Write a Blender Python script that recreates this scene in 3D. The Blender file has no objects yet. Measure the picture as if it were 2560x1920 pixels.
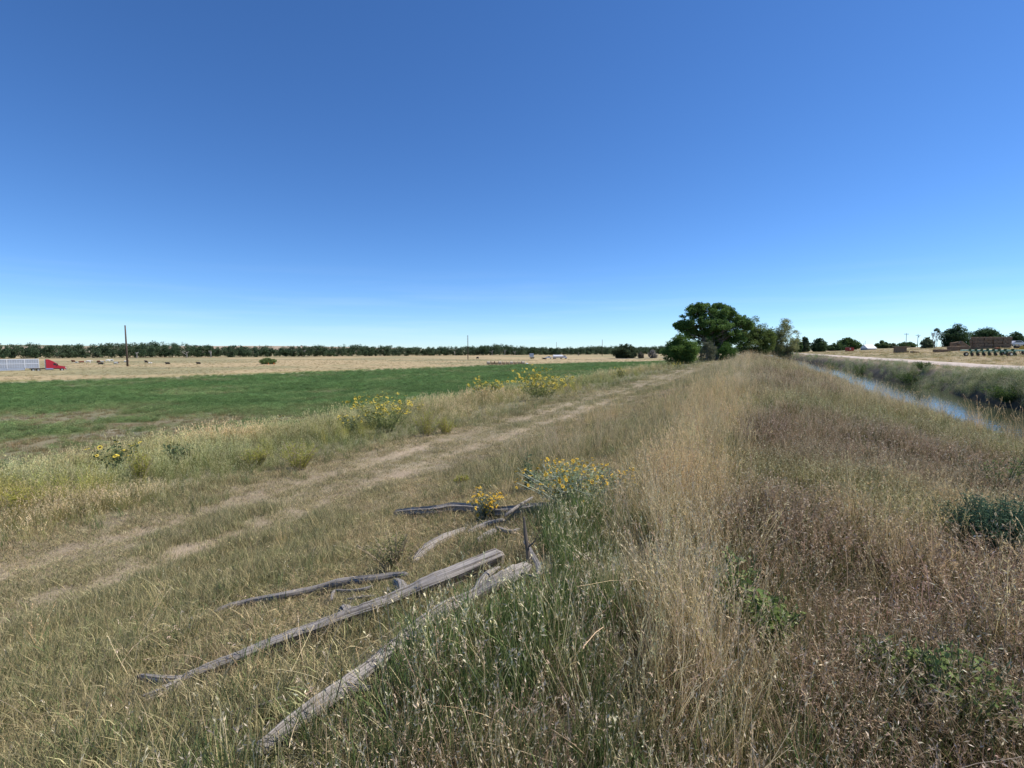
import bpy, math, random
import numpy as np
import zlib
R = math.radians
rng = np.random.default_rng(7)
random.seed(7)
C = bpy.context.scene.collection
scene = bpy.context.scene

# ------------------------------------------------------------------ camera, sky, sun, exposure
EYE = 1.65
FPX = 1280.0                      # focal length in photo pixels (photo is 2560 wide)
HOR = 876.0                       # eye level row in the photo
PITCH = math.atan((960 - HOR) / FPX)
cam_d = bpy.data.cameras.new('camera'); cam = bpy.data.objects.new('camera', cam_d); C.objects.link(cam)
cam.location = (0, 0, EYE); cam.rotation_euler = (R(90) - PITCH, 0, 0)
cam_d.sensor_width = 36; cam_d.lens = 36 * FPX / 2560
cam_d.clip_start = 0.05; cam_d.clip_end = 30000
scene.camera = cam

SUN_AZ, SUN_EL = R(80), R(52)     # azimuth clockwise from +Y (to the right), elevation
w = bpy.data.worlds.new("World"); scene.world = w; w.use_nodes = True
nt = w.node_tree; nt.nodes.clear()
out = nt.nodes.new('ShaderNodeOutputWorld'); bg = nt.nodes.new('ShaderNodeBackground')
sky = nt.nodes.new('ShaderNodeTexSky'); sky.sky_type = 'NISHITA'; sky.sun_disc = False
sky.sun_elevation = SUN_EL; sky.sun_rotation = SUN_AZ
sky.altitude = 2400; sky.air_density = 1.0; sky.dust_density = 0.35; sky.ozone_density = 3.5
bg.inputs['Strength'].default_value = 0.115
hs = nt.nodes.new('ShaderNodeHueSaturation'); hs.inputs['Saturation'].default_value = 1.14
tn = nt.nodes.new('ShaderNodeVectorMath'); tn.operation = 'MULTIPLY'; tn.inputs[1].default_value = (.80, .96, 1.16)
nt.links.new(sky.outputs[0], hs.inputs['Color']); nt.links.new(hs.outputs[0], tn.inputs[0]); 
tcw = nt.nodes.new('ShaderNodeTexCoord'); sx = nt.nodes.new('ShaderNodeSeparateXYZ'); nt.links.new(tcw.outputs['Generated'], sx.inputs[0])
mpw = nt.nodes.new('ShaderNodeMapping'); mpw.inputs['Scale'].default_value = (1.6, 1.6, 26); nt.links.new(tcw.outputs['Generated'], mpw.inputs[0])
nw = nt.nodes.new('ShaderNodeTexNoise'); nw.inputs['Scale'].default_value = 2.2; nw.inputs['Detail'].default_value = 6; nt.links.new(mpw.outputs[0], nw.inputs['Vector'])
cw = nt.nodes.new('ShaderNodeMapRange'); cw.inputs['From Min'].default_value = .48; cw.inputs['From Max'].default_value = .75; cw.inputs['To Max'].default_value = .12; nt.links.new(nw.outputs[0], cw.inputs[0])
ew = nt.nodes.new('ShaderNodeMapRange'); ew.inputs['From Min'].default_value = .16; ew.inputs['From Max'].default_value = .03; nt.links.new(sx.outputs[2], ew.inputs[0])
mw = nt.nodes.new('ShaderNodeMath'); mw.operation = 'MULTIPLY'; nt.links.new(cw.outputs[0], mw.inputs[0]); nt.links.new(ew.outputs[0], mw.inputs[1])
mxw = nt.nodes.new('ShaderNodeMix'); mxw.data_type = 'RGBA'; mxw.inputs[7].default_value = (7.6, 8.2, 9.0, 1); nt.links.new(mw.outputs[0], mxw.inputs[0]); nt.links.new(tn.outputs[0], mxw.inputs[6]); nt.links.new(mxw.outputs[2], bg.inputs[0])
nt.links.new(bg.outputs[0], out.inputs[0])
sd = bpy.data.lights.new('sun', 'SUN'); so = bpy.data.objects.new('sun', sd); C.objects.link(so)
sd.energy = 4.8; sd.angle = R(0.5); sd.color = (1, .95, .87)
so.rotation_euler = (R(90) - SUN_EL, 0, math.pi - SUN_AZ)
scene.view_settings.view_transform = 'Standard'; scene.view_settings.look = 'None'
scene.view_settings.exposure = 0.28; scene.view_settings.gamma = 1
scene.cycles.max_bounces = 6; scene.cycles.diffuse_bounces = 3; scene.cycles.transmission_bounces = 4
scene.cycles.caustics_reflective = False; scene.cycles.caustics_refractive = False

# ------------------------------------------------------------------ noise and terrain
def _h(ix, iy, seed):
    n = (ix.astype(np.int64) * 374761393 + iy.astype(np.int64) * 668265263 + seed * 982451653) & 0x7fffffff
    n = ((n ^ (n >> 13)) * 1274126177) & 0x7fffffff
    return ((n ^ (n >> 16)) & 0xffff) / 65535.0
def vn(x, y, s, seed=0):
    x = np.asarray(x, float) / s; y = np.asarray(y, float) / s
    ix = np.floor(x); iy = np.floor(y); fx = x - ix; fy = y - iy
    fx = fx * fx * (3 - 2 * fx); fy = fy * fy * (3 - 2 * fy)
    a = _h(ix, iy, seed); b = _h(ix + 1, iy, seed); c = _h(ix, iy + 1, seed); d = _h(ix + 1, iy + 1, seed)
    return a + (b - a) * fx + (c - a) * fy + (a - b - c + d) * fx * fy
def fbm(x, y, s, seed=0, o=3):
    t = 0; a = .5; n = 0
    for k in range(o):
        t = t + a * vn(x, y, s / 2 ** k, seed + k * 7); n += a; a *= .55
    return t / n
def ss(a, b, x):
    t = np.clip((x - a) / (b - a), 0, 1); return t * t * (3 - 2 * t)
TH = math.atan(600 / 1280)
CT, ST = math.cos(TH), math.sin(TH)
def uv(x, y): return x * ST + y * CT, -x * CT + y * ST      # along the levee, to its left
def xy(u, v): return u * ST - v * CT, u * CT + v * ST
PV = [-6000, -300, -150, -90, -60, -50, -40, -30, -24, -22.5, -16.8, -15.4, -14.0, -13, -9.4, -8.2, -7.5, -6.5, -4, -1, .6, 1.6, 3.5, 6.5, 8, 10, 12, 17, 22, 25, 35, 60, 100, 9000]
PZ = [7, 7, 5, 3.5, 2.0, 1.4, .93, .65, .3, .2, .15, -.15, -1.7, -2.4, -2.4, -1.7, -1.3, -.95, -.5, -.08, 0, -.12, -.68, -1.5, -1.68, -1.75, -1.8, -2.2, -2.65, -3.3, -4.1, -4.9, -5.35, -5.35]
WATER_Z = -1.65
def rutv(u): return 8.25 + .25 * np.sin(u * .09) , 10.05 + .25 * np.sin(u * .09 + .2)
def H(x, y):
    x = np.asarray(x, float); y = np.asarray(y, float)
    u, v = uv(x, y); r = np.hypot(x, y)
    near = 1 - ss(15, 60, r)
    vw = v + (vn(u, 0 * u, 14, 3) - .5) * 1.2 * ss(1, 6, np.abs(v))
    z = np.interp(vw, PV, PZ)
    # farther than 900 m the raised ground on the right sinks back to the plain
    z = z + (-5.35 - z) * ss(900, 2200, r)
    z = z + (fbm(x, y, 1.1, 11) - .5) * .16 * near * (1 - np.exp(-((v - 9) / 2.2) ** 2) * .5)
    z = z + (fbm(x, y, 9, 21) - .5) * .35 * ss(3, 20, r) * (1 - np.exp(-((v + 13) / 4.5) ** 4)) * (1 - np.exp(-((v + 19.5) / 3) ** 2))
    r1, r2 = rutv(u)
    z = z - .07 * np.exp(-((v - r1) / .3) ** 2) - .07 * np.exp(-((v - r2) / .3) ** 2)
    hd = (y - x - 322) / 1.41421
    z = z + .55 * np.exp(-((hd + 9) / 3.2) ** 2) * (1 - ss(20, 160, x)) * (v > 40)
    az = np.degrees(np.arctan2(x, y))
    mesa = ss(3000, 5200, r) * (47 + 10 * (vn(az, az * 0, 9, 5) - .5) + 5 * (vn(az, az * 0, 2.5, 6) - .5)) * (1 - ss(-22, 1, az))
    mesa = mesa + ss(3000, 5200, r) * 24 * ss(-12, 4, az)
    return z + mesa
def h1(x, y): return float(H(x, y))
def ray(px, py):
    a = (px - 1280) / FPX; b = -(py - 960) / FPX
    cp, sp = math.cos(PITCH), math.sin(PITCH)
    return np.array([a, cp + b * sp, -sp + b * cp])
def hit(px, py, lift=0.0):
    d = ray(px, py); t = np.geomspace(.8, 4000, 4000)
    zz = EYE + d[2] * t - H(d[0] * t, d[1] * t) - lift
    k = int(np.argmax(zz < 0)); k = max(k, 1)
    t0, t1 = t[k - 1], t[k]; z0, z1 = zz[k - 1], zz[k]
    tt = t0 + (t1 - t0) * z0 / (z0 - z1 + 1e-9)
    p = d * tt; return (p[0], p[1], EYE + p[2])
def col_at(px, Y):                                        # point of the ground at a column and depth
    x = (px - 1280) / FPX * Y; return (x, Y, h1(x, Y))
def YE(x): return np.interp(x, [-400, -150, -108, -74, 0, 109, 140, 400], [-180, 62, 108, 149, 249, 331, 345, 345])

# ------------------------------------------------------------------ helpers
def tag(o, label=None, cat=None, group=None, kind=None):
    if label: o['label'] = label
    if cat: o['category'] = cat
    if group: o['group'] = group
    if kind: o['kind'] = kind
    return o
def empty(name, loc, rz=0):
    o = bpy.data.objects.new(name, None); C.objects.link(o); o.location = loc; o.rotation_euler = (0, 0, rz); o.empty_display_size = .1
    return o
def link(name, me, parent=None):
    o = bpy.data.objects.new(name, me); C.objects.link(o)
    if parent: o.parent = parent
    return o
def copy_tree(o, parent=None):
    c = o.copy(); C.objects.link(c); c.parent = parent
    for ch in o.children: copy_tree(ch, c)
    return c
def mesh_np(name, V, F, mats, cols=None, mi=None, smooth=False, uvs=None):
    me = bpy.data.meshes.new(name)
    V = np.asarray(V, np.float32); n = len(V)
    if isinstance(F, np.ndarray):
        k = F.shape[1]; me.vertices.add(n); me.vertices.foreach_set('co', V.ravel())
        me.loops.add(F.size); me.loops.foreach_set('vertex_index', F.ravel().astype(np.int32))
        me.polygons.add(len(F)); me.polygons.foreach_set('loop_start', np.arange(0, F.size, k, dtype=np.int32))
        me.polygons.foreach_set('loop_total', np.full(len(F), k, np.int32))
        me.update(calc_edges=True)
    else:
        me.from_pydata([tuple(map(float, v)) for v in V], [], F)
    for m in mats: me.materials.append(m)
    if mi is not None: me.polygons.foreach_set('material_index', np.asarray(mi, np.int32))
    if cols is not None:
        a = me.color_attributes.new('Col', 'FLOAT_COLOR', 'POINT')
        cc = np.ones((n, 4), np.float32); cc[:, :3] = cols; a.data.foreach_set('color', cc.ravel())
    if uvs is not None:
        l = me.uv_layers.new(name='UVMap'); idx = np.zeros(len(me.loops), np.int32); me.loops.foreach_get('vertex_index', idx)
        l.data.foreach_set('uv', np.asarray(uvs, np.float32)[idx].ravel())
    if smooth: me.polygons.foreach_set('use_smooth', np.ones(len(me.polygons), bool))
    me.update(); return me
class MB:
    def __init__(s): s.v = []; s.f = []; s.m = []; s.u = []
    def add(s, vs, fs, m=0, us=None):
        b = len(s.v); s.v += [tuple(p) for p in vs]; s.f += [tuple(b + i for i in f) for f in fs]; s.m += [m] * len(fs)
        s.u += us if us else [(p[0], p[2]) for p in vs]
    def box(s, x0, x1, y0, y1, z0, z1, m=0, bev=0.0, taper=0):
        b = bev; t = taper
        if b <= 0:
            vs = [(x0, y0, z0), (x1, y0, z0), (x1, y1, z0), (x0, y1, z0), (x0 + t, y0 + t, z1), (x1 - t, y0 + t, z1), (x1 - t, y1 - t, z1), (x0 + t, y1 - t, z1)]
            s.add(vs, [(0, 3, 2, 1), (4, 5, 6, 7), (0, 1, 5, 4), (1, 2, 6, 5), (2, 3, 7, 6), (3, 0, 4, 7)], m)
        else:
            def ring(i, z): return [(x0 + i + b, y0 + i, z), (x1 - i - b, y0 + i, z), (x1 - i, y0 + i + b, z), (x1 - i, y1 - i - b, z), (x1 - i - b, y1 - i, z), (x0 + i + b, y1 - i, z), (x0 + i, y1 - i - b, z), (x0 + i, y0 + i + b, z)]
            vs = ring(b, z0) + ring(0, z0 + b) + ring(0, z1 - b) + ring(b, z1)
            fs = [tuple(range(7, -1, -1)), tuple(range(24, 32))]
            for k in range(3):
                for i in range(8): j = (i + 1) % 8; fs.append((k * 8 + i, k * 8 + j, k * 8 + 8 + j, k * 8 + 8 + i))
            s.add(vs, fs, m)
    def tube(s, pts, rad, n=8, m=0, cap=True, wob=0, seed=0):
        pts = [np.array(p, float) for p in pts]; rr = rad if hasattr(rad, '__len__') else [rad] * len(pts)
        vs = []; us = []; L = 0; ref = np.array([0, 0, 1.])
        rs = random.Random(seed); ph = [rs.uniform(.72, 1.2) for _ in range(n)]
        for i, p in enumerate(pts):
            a = pts[max(i - 1, 0)]; b = pts[min(i + 1, len(pts) - 1)]; t = b - a; t /= np.linalg.norm(t) + 1e-9
            if i: L += float(np.linalg.norm(p - pts[i - 1]))
            if abs(t[2]) > .9: ref = np.array([1., 0, 0])
            s1 = np.cross(t, ref); s1 /= np.linalg.norm(s1) + 1e-9; s2 = np.cross(s1, t)
            for k in range(n):
                th = 2 * math.pi * k / n; q = rr[i] * (1 + wob * (ph[k] - 1 + rs.uniform(-.05, .05)) * 2)
                vs.append(p + q * (math.cos(th) * s1 + math.sin(th) * s2)); us.append((k / n, L))
        fs = []
        for i in range(len(pts) - 1):
            for k in range(n): j = (k + 1) % n; fs.append((i * n + k, i * n + j, (i + 1) * n + j, (i + 1) * n + k))
        if cap: fs += [tuple(range(n - 1, -1, -1)), tuple((len(pts) - 1) * n + k for k in range(n))]
        s.add(vs, fs, m, us)
    def cyl(s, c, axis, r, h, n=16, m=0, r2=None):
        a = np.array(axis, float); a /= np.linalg.norm(a); c = np.array(c, float)
        s.tube([c - a * h / 2, c + a * h / 2], [r, r if r2 is None else r2], n, m)
    def prism(s, poly, y0, y1, m=0):                     # outline in x,z pushed along y
        n = len(poly); vs = [(p[0], y0, p[1]) for p in poly] + [(p[0], y1, p[1]) for p in poly]
        fs = [tuple(range(n)), tuple(range(2 * n - 1, n - 1, -1))] + [(i, i + n, (i + 1) % n + n, (i + 1) % n) for i in range(n)]
        s.add(vs, fs, m)
    def build(s, name, mats, parent=None, smooth=False):
        if not isinstance(mats, (list, tuple)): mats = [mats]
        me = mesh_np(name, s.v, s.f, mats, mi=s.m, smooth=smooth, uvs=s.u)
        return link(name, me, parent)

# ------------------------------------------------------------------ materials
def newmat(name):
    m = bpy.data.materials.new(name); m.use_nodes = True; nt = m.node_tree; nt.nodes.clear()
    o = nt.nodes.new('ShaderNodeOutputMaterial'); return m, nt, o
def plain(name, col, rough=.6, metal=0, noise=0.12, scale=3.0, spec=.5):
    m, nt, o = newmat(name); b = nt.nodes.new('ShaderNodeBsdfPrincipled')
    n = nt.nodes.new('ShaderNodeTexNoise'); n.inputs['Scale'].default_value = scale; n.inputs['Detail'].default_value = 5
    tc = nt.nodes.new('ShaderNodeTexCoord'); nt.links.new(tc.outputs['Object'], n.inputs['Vector'])
    r = nt.nodes.new('ShaderNodeMapRange'); r.inputs['From Min'].default_value = .3; r.inputs['From Max'].default_value = .7
    r.inputs['To Min'].default_value = 1 - noise; r.inputs['To Max'].default_value = 1 + noise
    mx = nt.nodes.new('ShaderNodeVectorMath'); mx.operation = 'SCALE'; mx.inputs[0].default_value = col[:3]
    nt.links.new(n.outputs[0], r.inputs[0]); nt.links.new(r.outputs[0], mx.inputs['Scale']); nt.links.new(mx.outputs[0], b.inputs['Base Color'])
    b.inputs['Roughness'].default_value = rough; b.inputs['Metallic'].default_value = metal; b.inputs['Specular IOR Level'].default_value = spec
    nt.links.new(b.outputs[0], o.inputs[0]); return m
def leafmat(name, inst=False, trans=.35, rough=.8, spec=.12, gain=1.0):
    m, nt, o = newmat(name)
    a = nt.nodes.new('ShaderNodeAttribute'); a.attribute_name = 'Col'; src = a.outputs['Color']
    if inst:
        t = nt.nodes.new('ShaderNodeAttribute'); t.attribute_type = 'INSTANCER'; t.attribute_name = 'tint'
        mm = nt.nodes.new('ShaderNodeMix'); mm.data_type = 'RGBA'; mm.blend_type = 'MULTIPLY'; mm.inputs[0].default_value = 1
        nt.links.new(src, mm.inputs[6]); nt.links.new(t.outputs['Color'], mm.inputs[7]); src = mm.outputs[2]
        q = nt.nodes.new('ShaderNodeHueSaturation'); q.inputs['Saturation'].default_value = .84; q.inputs['Value'].default_value = 1.30; nt.links.new(src, q.inputs['Color'])
        wv = nt.nodes.new('ShaderNodeVectorMath'); wv.operation = 'MULTIPLY'; wv.inputs[1].default_value = (1.04, 1.02, .92); nt.links.new(q.outputs[0], wv.inputs[0]); src = wv.outputs[0]
    b = nt.nodes.new('ShaderNodeBsdfPrincipled'); b.inputs['Roughness'].default_value = rough; b.inputs['Specular IOR Level'].default_value = spec
    tr = nt.nodes.new('ShaderNodeBsdfTranslucent'); mx = nt.nodes.new('ShaderNodeMixShader'); mx.inputs[0].default_value = trans
    nt.links.new(src, b.inputs['Base Color']); nt.links.new(src, tr.inputs['Color'])
    nt.links.new(b.outputs[0], mx.inputs[1]); nt.links.new(tr.outputs[0], mx.inputs[2]); nt.links.new(mx.outputs[0], o.inputs[0]); return m
GRASS = leafmat('grass_blades', True, .32); LEAF = leafmat('leaves', False, .38); CORE = leafmat('inner_foliage', False, .1)
BARK = plain('bark', (.16, .13, .10), .9, scale=6, noise=.35); PALEBARK = plain('pale_bark', (.34, .31, .27), .9, scale=5, noise=.3)
WHITE = plain('white_paint', (.8, .8, .8), .35, noise=.04); RED = plain('red_paint', (.42, .02, .035), .3, noise=.08); BLACK = plain('black_rubber', (.02, .02, .02), .8)
GLASS = plain('dark_glass', (.03, .04, .05), .08, noise=0); METAL = plain('aluminium', (.62, .63, .66), .4, .6, noise=.08, scale=2); CHROME = plain('bright_metal', (.75, .76, .78), .2, .9, noise=.03)
DARKSTEEL = plain('rusty_steel', (.075, .04, .03), .7, .2, noise=.25, scale=1.5); GREENP = plain('faded_green_paint', (.42, .62, .44), .5, noise=.15); DGREEN = plain('dark_green_paint', (.06, .11, .05), .6, noise=.25)
YELLOW = plain('yellow_paint', (.62, .36, .03), .5, noise=.15); WOODPOLE = plain('pole_wood', (.10, .075, .055), .9, noise=.3); GREY = plain('grey_paint', (.3, .3, .31), .6)
ORANGE = plain('orange_plastic', (.8, .16, .03), .5); SIGNM = plain('faded_sign_board', (.45, .52, .60), .6, noise=.15)

def woodmat():
    m, nt, o = newmat('weathered_wood'); b = nt.nodes.new('ShaderNodeBsdfPrincipled'); b.inputs['Roughness'].default_value = .85; b.inputs['Specular IOR Level'].default_value = .2
    uvn = nt.nodes.new('ShaderNodeUVMap'); uvn.uv_map = 'UVMap'; mp = nt.nodes.new('ShaderNodeMapping'); mp.inputs['Scale'].default_value = (30, 1.1, 1)
    n = nt.nodes.new('ShaderNodeTexNoise'); n.inputs['Scale'].default_value = 1; n.inputs['Detail'].default_value = 8; n.inputs['Roughness'].default_value = .7
    cr = nt.nodes.new('ShaderNodeValToRGB'); e = cr.color_ramp.elements
    e[0].position = .38; e[0].color = (.03, .025, .02, 1); e[1].position = .70; e[1].color = (.48, .43, .385, 1)
    x = e.new(.45); x.color = (.20, .175, .155, 1); x = e.new(.55); x.color = (.34, .31, .28, 1)
    bp = nt.nodes.new('ShaderNodeBump'); bp.inputs['Strength'].default_value = .9; bp.inputs['Distance'].default_value = .012
    L = nt.links.new; L(uvn.outputs[0], mp.inputs[0]); L(mp.outputs[0], n.inputs['Vector']); L(n.outputs[0], cr.inputs[0]); L(cr.outputs[0], b.inputs['Base Color'])
    L(n.outputs[0], bp.inputs['Height']); L(bp.outputs[0], b.inputs['Normal']); L(b.outputs[0], o.inputs[0]); return m
WOOD = woodmat()

def groundmat():
    m, nt, o = newmat('ground_soil'); b = nt.nodes.new('ShaderNodeBsdfPrincipled'); b.inputs['Roughness'].default_value = .95; b.inputs['Specular IOR Level'].default_value = .1
    a = nt.nodes.new('ShaderNodeAttribute'); a.attribute_name = 'Col'; tc = nt.nodes.new('ShaderNodeTexCoord')
    n1 = nt.nodes.new('ShaderNodeTexNoise'); n1.inputs['Scale'].default_value = 14; n1.inputs['Detail'].default_value = 8; n1.inputs['Roughness'].default_value = .75
    n2 = nt.nodes.new('ShaderNodeTexNoise'); n2.inputs['Scale'].default_value = .35; n2.inputs['Detail'].default_value = 8; n2.inputs['Roughness'].default_value = .7
    L = nt.links.new; L(tc.outputs['Object'], n1.inputs['Vector']); L(tc.outputs['Object'], n2.inputs['Vector'])
    ad = nt.nodes.new('ShaderNodeMath'); ad.operation = 'ADD'; L(n1.outputs[0], ad.inputs[0]); L(n2.outputs[0], ad.inputs[1])
    r = nt.nodes.new('ShaderNodeMapRange'); r.inputs['From Min'].default_value = .7; r.inputs['From Max'].default_value = 1.3; r.inputs['To Min'].default_value = .62; r.inputs['To Max'].default_value = 1.38
    s = nt.nodes.new('ShaderNodeVectorMath'); s.operation = 'SCALE'; L(ad.outputs[0], r.inputs[0]); L(a.outputs['Color'], s.inputs[0]); L(r.outputs[0], s.inputs['Scale']); L(s.outputs[0], b.inputs['Base Color'])
    bp = nt.nodes.new('ShaderNodeBump'); bp.inputs['Strength'].default_value = .7; bp.inputs['Distance'].default_value = .03; L(n1.outputs[0], bp.inputs['Height']); L(bp.outputs[0], b.inputs['Normal'])
    L(b.outputs[0], o.inputs[0]); return m
GROUND = groundmat()

# ------------------------------------------------------------------ ground sheet
def drypatch(x, y):
    """how dry and thin the crop is, 0..1 (real bare patches of the field)"""
    n = fbm(x, y, 10, 41, 4); u, v = uv(x, y)
    d = ss(.56, .70, n) * .5
    cx, cy, _ = P1; q = ((x - cx) / 12) ** 2 + ((y - cy) / 4.5) ** 2
    d = np.maximum(d, np.exp(-q * .7) * ss(.25, .5, fbm(x, y, 4, 43, 3)))
    cx, cy, _ = P2; q = ((x - cx) / 13) ** 2 + ((y - cy) / 4) ** 2
    d = np.maximum(d, np.exp(-q * .7) * .9)
    cx, cy, _ = P3; q = ((x - cx) / 15) ** 2 + ((y - cy) / 4.5) ** 2
    d = np.maximum(d, np.exp(-q * .7) * ss(.3, .55, fbm(x, y, 5, 44, 3)))
    thin = ss(42, 27, u) * ss(80, 62, v) * (1 - .85 * ss(.50, .60, fbm(x, y, 5.5, 45, 3)))
    d = np.maximum(d, thin * .85)
    return d
P1 = hit(330, 1058); P2 = hit(110, 1050); P3 = hit(60, 1110)
P1 = (P1[0] + 2, P1[1], P1[2])
def lerp(a, b, t): return a + (b - a) * t[:, None]
def gcol(x, y):
    u, v = uv(x, y); r = np.hypot(x, y); N = len(x)
    n1 = fbm(x, y, 6, 71, 4); n2 = fbm(x, y, 1.5, 72, 3); n3 = fbm(x, y, 40, 73, 4)
    c = np.tile(np.array([.26, .21, .14]), (N, 1))                       # thatch on the levee
    c = lerp(c, np.array([.12, .13, .06]), ss(.45, .7, n1) * .5)
    r1, r2 = rutv(u)
    tr = np.maximum(np.exp(-((v - r1) / .42) ** 4), np.exp(-((v - r2) / .42) ** 4))
    c = lerp(c, np.array([.30, .25, .175]), np.exp(-((v - 9.2) / 2.2) ** 4) * .6)
    c = lerp(c, np.array([.33, .26, .19]), tr * (.2 + .6 * ss(.42, .62, n2)) * ss(70, 25, u))
    c = lerp(c, np.array([.17, .165, .09]), ss(11, 13, v) * .8)
    # beyond the weeds: alfalfa
    f = ss(23, 24.5, v) * (1 - ss(-4, 2, y - YE(x) + (n1 - .5) * 10))
    fc = lerp(np.tile(np.array([.040, .105, .026]), (N, 1)), np.array([.085, .15, .04]), ss(.35, .65, n1))
    fc = lerp(fc, lerp(np.tile(np.array([.21, .18, .11]), (N, 1)), np.array([.30, .26, .20]), ss(.55, .75, n1)), drypatch(x, y))
    c = c * (1 - f[:, None]) + fc * f[:, None]
    # dry pasture
    p = (v > 20) * ss(-4, 2, y - YE(x) + (n1 - .5) * 10)
    pc = lerp(np.tile(np.array([.40, .31, .175]), (N, 1)), np.array([.27, .24, .13]), ss(.42, .62, n3))
    band = np.exp(-((y - YE(x) - 12) / 9) ** 2) * (x > -140)
    pc = lerp(pc, np.array([.24, .23, .09]), band * ss(30, -30, x) * ss(.28, .5, fbm(x, y, 22, 75)) * .95)
    lane = np.exp(-((y - YE(x) - 3 ) / 2.0) ** 2)
    pc = lerp(pc, np.array([.42, .36, .26]), lane * .8)
    c = c * (1 - p[:, None]) + pc * p[:, None]
    # right bank, verge and rising pasture
    q = ss(15, 22, -v)
    rc = lerp(np.tile(np.array([.34, .265, .155]), (N, 1)), np.array([.23, .20, .11]), ss(.4, .65, fbm(x, y, 16, 77, 4)))
    c = c * (1 - q[:, None]) + rc * q[:, None]
    wet = np.exp(-((v + 11.6) / 2.9) ** 6); c = lerp(c, np.array([.05, .045, .03]), wet)
    far = ss(1500, 3000, r); mc = lerp(np.tile(np.array([.36, .28, .20]), (N, 1)), np.array([.22, .22, .14]), ss(.5, .6, vn(x, y, 700, 9)))
    c = c * (1 - far[:, None]) + mc * far[:, None]
    return c
def build_ground():
    rr = [0.35]
    while rr[-1] < 16000: rr.append(rr[-1] * 1.0125)
    rr = np.array(rr)
    ang = np.concatenate([np.arange(-64, 64.01, .25), np.arange(66, 296, 2.0)])
    A = np.radians(ang); na = len(A); nr = len(rr)
    X = rr[:, None] * np.sin(A)[None]; Y = rr[:, None] * np.cos(A)[None]
    x = X.ravel(); y = Y.ravel(); z = H(x, y)
    i = np.arange(nr - 1)[:, None]; j = np.arange(na)[None]; jn = (j + 1) % na
    F = np.stack([i * na + j, (i + 1) * na + j, (i + 1) * na + jn, i * na + jn], -1).reshape(-1, 4)[:, ::-1]
    V = np.stack([x, y, z], 1)
    # close the middle under the camera
    V = np.vstack([V, [[0, 0, h1(0, 0)]]]); cols = gcol(V[:, 0], V[:, 1]); ci = len(V) - 1
    me = mesh_np('ground', V, F, [GROUND], cols=cols, smooth=True)
    o = link('ground', me)
    fan = mesh_np('ground_fan', V[list(range(na)) + [ci]], [(na, (k + 1) % na, k) for k in range(na)], [GROUND], cols=cols[list(range(na)) + [ci]])
    import bmesh
    bm = bmesh.new(); bm.from_mesh(me); bm.from_mesh(fan); bmesh.ops.remove_doubles(bm, verts=[v for v in bm.verts if v.co.x ** 2 + v.co.y ** 2 < .3], dist=1e-4); bm.to_mesh(me); bm.free()
    me.polygons.foreach_set('use_smooth', np.ones(len(me.polygons), bool))
    tag(o, 'grassy levee, fields and dry pasture reaching to the horizon', 'ground', kind='structure')
build_ground()

def strip(name, line, width, lift, mat, label, cat, kind='structure', step=3.0, wob=.3, crown=.03):
    pts = []
    for a, b in zip(line[:-1], line[1:]):
        L = math.dist(a, b); n = max(1, int(L / step)); pts += [(a[0] + (b[0] - a[0]) * k / n, a[1] + (b[1] - a[1]) * k / n) for k in range(n)]
    pts.append(line[-1]); V = []; F = []; M = 6
    for i, p in enumerate(pts):
        a = pts[max(i - 1, 0)]; b = pts[min(i + 1, len(pts) - 1)]; t = np.array([b[0] - a[0], b[1] - a[1]]); t = t / np.linalg.norm(t); nn = np.array([-t[1], t[0]])
        e0 = wob * (vn(i * step, 0., 5, 91) - .5); e1 = wob * (vn(i * step, 9., 5, 92) - .5)
        for k in range(M + 1):
            s = -1 + 2 * k / M; ww = width / 2 * s + (e0 if s < 0 else e1) * abs(s); q = np.array(p) + nn * ww
            z = h1(q[0], q[1]) + lift + crown * (1 - s * s) if abs(s) < .99 else h1(q[0], q[1]) - .15
            V.append((q[0], q[1], z))
        if i:
            for k in range(M): F.append(((i - 1) * (M + 1) + k, i * (M + 1) + k, i * (M + 1) + k + 1, (i - 1) * (M + 1) + k + 1))
    o = link(name, mesh_np(name, V, F, [mat], smooth=True)); tag(o, label, cat, kind=kind); return o
GRAVEL = plain('pale_gravel', (.50, .42, .35), .95, noise=.25, scale=2.5, spec=.1); ASPH = plain('asphalt', (.10, .10, .10), .9, noise=.2, scale=.7, spec=.2)
strip('gravel_road', [xy(u, -19.7) for u in (-60, -20, 0, 30, 60, 100, 160, 240, 400)], 5.0, .07, GRAVEL, 'pale gravel farm road beside the far canal bank', 'road', step=1.5, wob=1.0)
strip('highway', [(-330, -8), (-250, 72), (-150, 172), (0, 322), (120, 460), (250, 640)], 8.0, .08, ASPH, 'asphalt highway beyond the green field carrying the red truck', 'road', step=6)

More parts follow.
